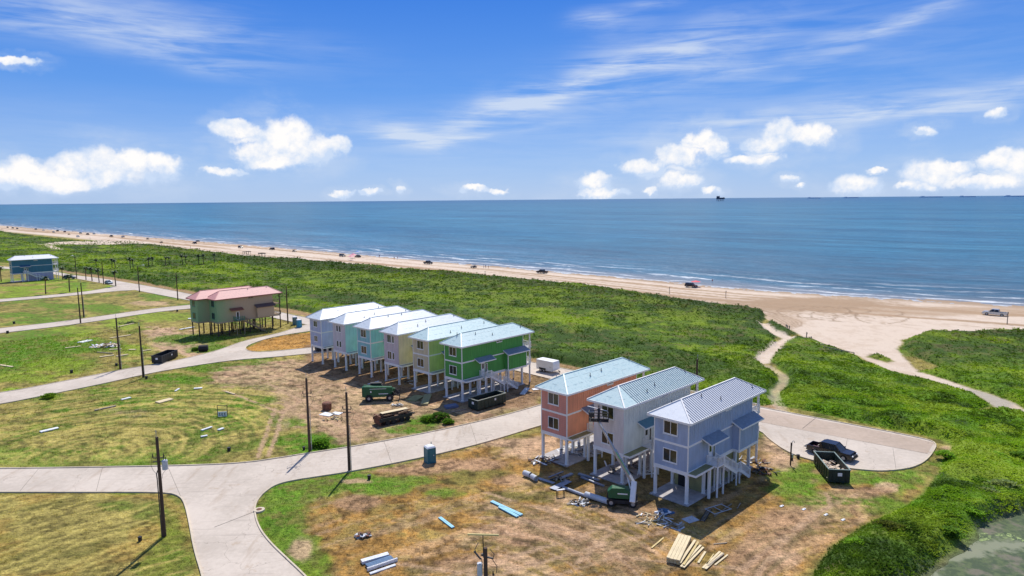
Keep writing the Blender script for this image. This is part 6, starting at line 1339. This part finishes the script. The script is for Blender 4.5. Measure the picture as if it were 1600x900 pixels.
shrub('bright green bush at the foot of the far verge pole', 501, 697, 1.3, (.13,.27,.03), 130, 'weed bushes on the building lots'); shrub('dark green bush on the grass tuft by the rusty flatbed', 687, 656, 1.5, (.08,.16,.03), 131, 'weed bushes on the building lots'); shrub('low weed bush right behind the rusty flatbed', 668, 658, .9, (.12,.24,.03), 132, 'weed bushes on the building lots'); shrub('small weed bush in the left field by the lane', 76, 622, 1.0, (.16,.27,.03), 133, 'weed bushes on the building lots'); shrub('weed bush left of the grass tuft edge', 700, 662, .8, (.12,.24,.03), 134, 'weed bushes on the building lots'); shrub('small weed bush below the duplex', 305, 548, .8, (.08,.16,.03), 135, 'weed bushes on the building lots')
# grass tufts over the green patches near the camera
np.random.seed(11); x, y, r = scatter(260000, 55, 210); 
ok = (np.max([sdf(x, y, p) for p in VEG_POLYS], axis=0) < -.2) & (np.max([sdf(x, y, p) for p in WROADS], axis=0) < -.35) & (shore_d(x, y) < -70)
x, y, r = x[ok], y[ok], r[ok]
ia = np.clip(np.searchsorted(aa, np.arctan2(x, y)), 0, nA-1); ir = np.clip(np.searchsorted(rr, r), 0, nR-1); lc = col_.reshape(nR, nA, 3)[ir, ia]; zz = GZ.reshape(nR, nA)[ir, ia]
gness = lc[:, 1]/(lc[:, 0]+1e-4); keep = (np.random.rand(len(x)) < np.clip((gness-.72)*1.2, .28, 1)) & (lc[:, 2] < .13); x, y, r, lc, zz = [q[keep] for q in (x, y, r, lc, zz)]
PT = np.stack([x, y, zz], -1); o = bpy.data.objects.new('grass', leaf_cloud('grass', PT, np.clip(.0016*r, .13, .34)*(.6+.8*np.random.rand(len(x))), lc*1.15, 3, 1.0, 1.0)); C.objects.link(o); tag(o, 'short rough grass tufts across the building lots', 'grass', kind='stuff'); print('grass', len(x))
# ------------------------------------------------ beach life
def bz(px, py):
    g = G3(px, py, 0.0); s = float(shore_d(np.array([g.x]), np.array([g.y]))[0]); z = -0.6*float(sst(np.array([s]), -38, 0)[0])
    g = G3(px, py, z); return g
CA = math.atan2(CT[1], CT[0])
BV = [(1554,493,'pickup',CSIL,0,'silver pickup driving on the sand at the far right'),(1080,449,'suv',CBLK,0,'dark car with red umbrella beside it on the beach'),(847,427,'pickup',CBLK,1,'black off road truck near the water in mid picture'),(669,412.5,'pickup',CBLK,0,'black truck left of mid picture near the water'),(740,418.5,'buggy',CGRY,1,'small dark buggy with people standing right of it'),(535,401,'suv',CGRY,0,'grey car left of the pink beach tent'),(559,402,'car',CBLK,1,'black car closest to the water behind the pink tent'),(460,393.5,'buggy',CBLK,0,'dark buggy alone above the duplex'),(425,390.5,'suv',CBLK,1,'black car above the duplex roof ridge'),(376,387.5,'suv',CBLK,0,'black car left of the two above the duplex'),(304,381,'suv',CBLK,1,'black car above the tall pair of palms'),(309,377.5,'car',CBLU,1,'small car closer to the surf above the palms'),(231,374,'buggy',CBLK,0,'tiny buggy on the left beach'),(252,379.5,'buggy',CTAN,1,'tan buggy high on the left beach'),(174,370,'pickup',CBLK,0,'dark truck on the left beach'),(192,371,'suv',CWHT,1,'white car beside the dark truck on the left beach'),
 (12,356,'suv',CBLK,0,'first car of the three at the far left'),(20,357,'suv',CBLK,0,'second car of the three at the far left'),(27,358,'suv',CBLK,0,'third car of the three at the far left'),(56,359,'pickup',CBLK,1,'dark truck alone right of the far left three'),(68,360.5,'car',CWHT,0,'white car right of the lone far truck'),(84,363.5,'suv',CSIL,0,'silver van like car in the crowded stretch'),(90,361.5,'pickup',CBLK,0,'dark truck behind the silver car in the crowd'),(101,363,'suv',CRED,1,'dark red car in the crowded stretch'),(126,365,'suv',CBLU,0,'blue car near the tent in the crowd'),(137,367,'pickup',CBLK,1,'big dark truck right in the crowded stretch'),(147,366,'car',CBLU,0,'blue car right of the big dark truck'),(122,370.5,'suv',CWHT,0,'long white camper car highest on the beach'),(108,367,'buggy',mat('yellow_paint',(.5,.3,.05),.4),0,'yellow buggy in the crowded stretch')]
for px, py, kd, pt, fl, lb in BV:
    g = bz(px, py); vehicle({'pickup':'pickup_truck','suv':'parked_car','car':'parked_car','buggy':'beach_buggy'}[kd], lb, g, CA+(math.pi if fl else 0)+ (math.pi if kd == 'pickup' and px == 1554 else 0), kd, pt, grp='vehicles on the beach')
PINKS = mat('pink_fabric', (.75,.28,.35), .7); REDF = mat('red_fabric', (.70,.05,.08), .7); BLUF = mat('blue_fabric', (.10,.22,.55), .7)
def umbrella(label, px, py, m_, r=1.4, h=2.2):
    g = bz(px, py); t = thing('beach_umbrella', label, 'umbrella', g, 0, 'beach umbrellas'); MB().cyl((0,0,-.1),(0,0,h),.03,.03,6).build('pole', GREY, t)
    mb = MB(); n = 10; V = [(0,0,h+.1)]+[(math.cos(6.283*i/n)*r, math.sin(6.283*i/n)*r, h-.42) for i in range(n)]; mb._add(V, [(0,1+i,1+(i+1) % n) for i in range(n)]); mb.build('canopy', m_, t)
umbrella('red umbrella beside the dark car on the beach', 1087, 448, REDF, 1.9, 2.4)
def canopy_tent(label, px, py, m_, s_=1.0, rz=0):
    g = bz(px, py); t = thing('canopy_tent', label, 'tent', g, CA+rz, 'beach tents'); t.scale = (s_,)*3
    for x in (-1.4,1.4):
        for y in (-1.4,1.4): MB().cyl((x,y,0),(x,y,2.1),.04,.04,6).build('leg', GREY, t)
    mb = MB(); mb._add([(-1.6,-1.6,2.1),(1.6,-1.6,2.1),(1.6,1.6,2.1),(-1.6,1.6,2.1),(0,0,3.0)], [(0,1,4),(1,2,4),(2,3,4),(3,0,4)]); mb.build('canopy', m_, t)
canopy_tent('pink beach tent nearer the dunes left of mid picture', 549.5, 406.5, PINKS, 1.0); canopy_tent('second pink tent tucked behind the first', 552, 403.5, PINKS, 1.0, .4); canopy_tent('small blue tent by the surf behind the pink tents', 559, 397.5, BLUF, .8); canopy_tent('blue grey tent in the crowded left stretch', 127.5, 363.5, BLUF, .8)
PC = [DCL, mat('red_shirt', (.4,.05,.05), .8), mat('white_shirt', (.6,.6,.6), .8), mat('blue_shorts', (.06,.12,.3), .8)]
for i, (px, py, lb) in enumerate([(616,405.5,'left person of the two walking near the surf'),(621,405.5,'right person of the two walking near the surf'),(756,418.5,'dark clothed person right of the buggy'),(759,419,'person in the middle of the group by the buggy'),(763,419.5,'rightmost person of the group by the buggy'),(1113,442.5,'person alone at the surf edge right of the red umbrella'),(212.5,371.5,'person on the left beach in the wet sand'),(319,380.5,'person standing near the surf above the palms'),(244,374.5,'small figure near the surf at left'),(114,363,'figure standing in the crowded stretch'),(158,366.5,'figure near the surf right of the crowd'),(3,359,'figure at the far left edge of the beach'),(593,402.5,'figure right of the pink tents'),(386,388,'figure right of the black car above the duplex')]):
    g = bz(px, py); person(lb, g, i*1.1, PC[i % 4], PC[(i+1) % 4] if i % 4 != 3 else DCL, 'walk' if i % 2 else 'stand', 'people on the beach')
def beach_post(label, px, py, h, name='marker_post'): g = bz(px, py); tag(MB().box(-.08,.08,-.08,.08,-.2,h).box(-.15,.15,-.1,-.08,h-.5,h-.1).build(name, OLDW, None, g), label, 'post', 'posts along the dune foot')
for px, py, h, lb in [(1573.5,507,3.4,'thin marker post right of the silver pickup'),(1134,466,2.6,'marker post where the dune edge bends down'),(1046,459,2.4,'marker post at the dune foot in right mid picture'),(758,432,2.4,'marker post at the dune foot near the people group'),(298,391,3.2,'marker post at the dune foot above the palms'),(141,376,3.0,'marker post where the sand path meets the beach'),(1233,519,1.7,'leaning fence post by the footpath'),(1230,517,1.5,'first fence post left of the leaning one'),(1260,531,1.9,'fence post on the green field rim'),(1267,534,1.3,'short fence post right on the rim'),(1228,515.5,1.5,'post nearest the small bush island')]: beach_post(lb, px, py, h)
def shelter(label, px, py, s_=1.0):
    g = bz(px, py); t = thing('wooden_shelter', label, 'shelter', g, CA, 'wooden shelters at the dune foot'); t.scale = (s_,)*3
    for x in (-1.8,1.8):
        for y in (-1,1): MB().box(x-.12,x+.12,y-.12,y+.12,0,2.6).build('post', OLDW, t)
    MB().prism([(-2.3,2.6),(2.3,2.6),(2.0,3.1),(-2.0,3.1)], -1.4, 1.4).build('roof', mat('dark_thatch', (.09,.07,.05), .9), t)
shelter('open wooden shelter at the dune foot right of its smaller neighbours', 409.5, 403, 1.0); shelter('smaller shelter left at the dune foot', 382, 397.5, .6); shelter('middle small shelter at the dune foot', 388.5, 397.5, .7)
t = thing('low_fence', 'low brown rail fence at the field edge by the beach access', 'fence', gz(1321,556), 0); A = gz(1287,549)-gz(1321,556); B = gz(1334,559)-gz(1321,556)
for k in range(6): q = A.lerp(B, k/5); MB().box(-.08,.08,-.08,.08,0,1.15).build('post', OLDW, t, (q.x, q.y, .0))
MB().beam(A+Vector((0,0,1.1)), B+Vector((0,0,1.1)), .1, .14).build('rail', OLDW, t); MB().beam(A+Vector((0,0,.6)), B+Vector((0,0,.6)), .08, .1).build('rail', OLDW, t)
for px, py, s_, lb in [(1255,584,.9,'pale yellow plastic litter lying in the green field'),(1248,594,.5,'tiny pale litter below the yellow one'),(1284,543,.7,'pale litter on the rim of the green field'),(1277,541,.6,'small pale litter left on the field rim')]: tag(MB().obox((0,0,.3),(s_*1.3,s_*.8,.12),(.25,.1,.4)).obox((s_*.4,.2,.38),(s_*.6,s_*.5,.1),(.1,.3,1.0)).build('litter', mat('pale_litter', (.7,.72,.4), .7), None, gz(px, py)+Vector((0,0,.5))), lb, 'litter', 'pale litter in the dunes')
# ------------------------------------------------ far out at sea
g = G3(1125.5, 314.3, SEA_Z); t = thing('oil_platform', 'dark oil platform on legs standing on the horizon', 'oil platform', g, .2); PM = mat('platform_steel', (.03,.06,.10), .8); s_ = math.hypot(g.x, g.y)/FPX
for x in (-4.6,-1.6,1.4,4.2):
    for y in (-2,2): MB().cyl((x*s_,y*s_,-2*s_),(x*s_,y*s_,2.5*s_),.22*s_,.2*s_,6).build('leg', PM, t)
MB().box(-5*s_,4*s_,-2.4*s_,2.4*s_,1.9*s_,2.15*s_).build('lower_deck', PM, t); MB().box(-5.2*s_,5.6*s_,-2.6*s_,2.6*s_,2.9*s_,5.2*s_).build('deck_house', PM, t); MB().box(-5.2*s_,-3.6*s_,-2*s_,2*s_,5.2*s_,7.4*s_).build('module', PM, t); MB().cyl((-1.8*s_,0,5.2*s_),(-1.8*s_,0,7.8*s_),.6*s_,.5*s_,8).build('stack', PM, t); MB().beam((4.5*s_,0,5.2*s_),(6.2*s_,0,5.6*s_),.3*s_,.3*s_).build('crane', PM, t)
SHM = mat('hazy_hull', (.42,.56,.72), .9)
for px, hl_, lb in [(1272,9,'faint ship low on the horizon left of the others'),(1330,10,'faint ship second from the left on the horizon'),(1455,15,'faint long ship on the right horizon'),(1512,10,'faint ship second from the right on the horizon'),(1590,16,'faint long ship at the right picture edge')]:
    a_ = math.atan(-(px-800)*math.tan(ROLL)*0) ; yh = 450-math.tan(PITCH)*FPX*1/math.cos(ROLL)-(px-800)*math.tan(ROLL); g = G3(px, yh+2.2, SEA_Z); s_ = math.hypot(g.x, g.y)/FPX
    t = thing('cargo_ship', lb, 'ship', g, 0, 'ships on the horizon'); MB().prism([(-hl_*s_,0),(hl_*.95*s_,0),(hl_*s_,.95*s_),(-hl_*s_,.9*s_)], -1.5*s_, 1.5*s_).build('hull', SHM, t); MB().box(-hl_*.9*s_,-hl_*.62*s_,-1.2*s_,1.2*s_,1.2*s_,1.9*s_).build('bridge', SHM, t); MB().box(-hl_*.4*s_,hl_*.8*s_,-1.2*s_,1.2*s_,1.0*s_,1.25*s_).build('cargo', SHM, t)
print('done', len(bpy.data.objects))
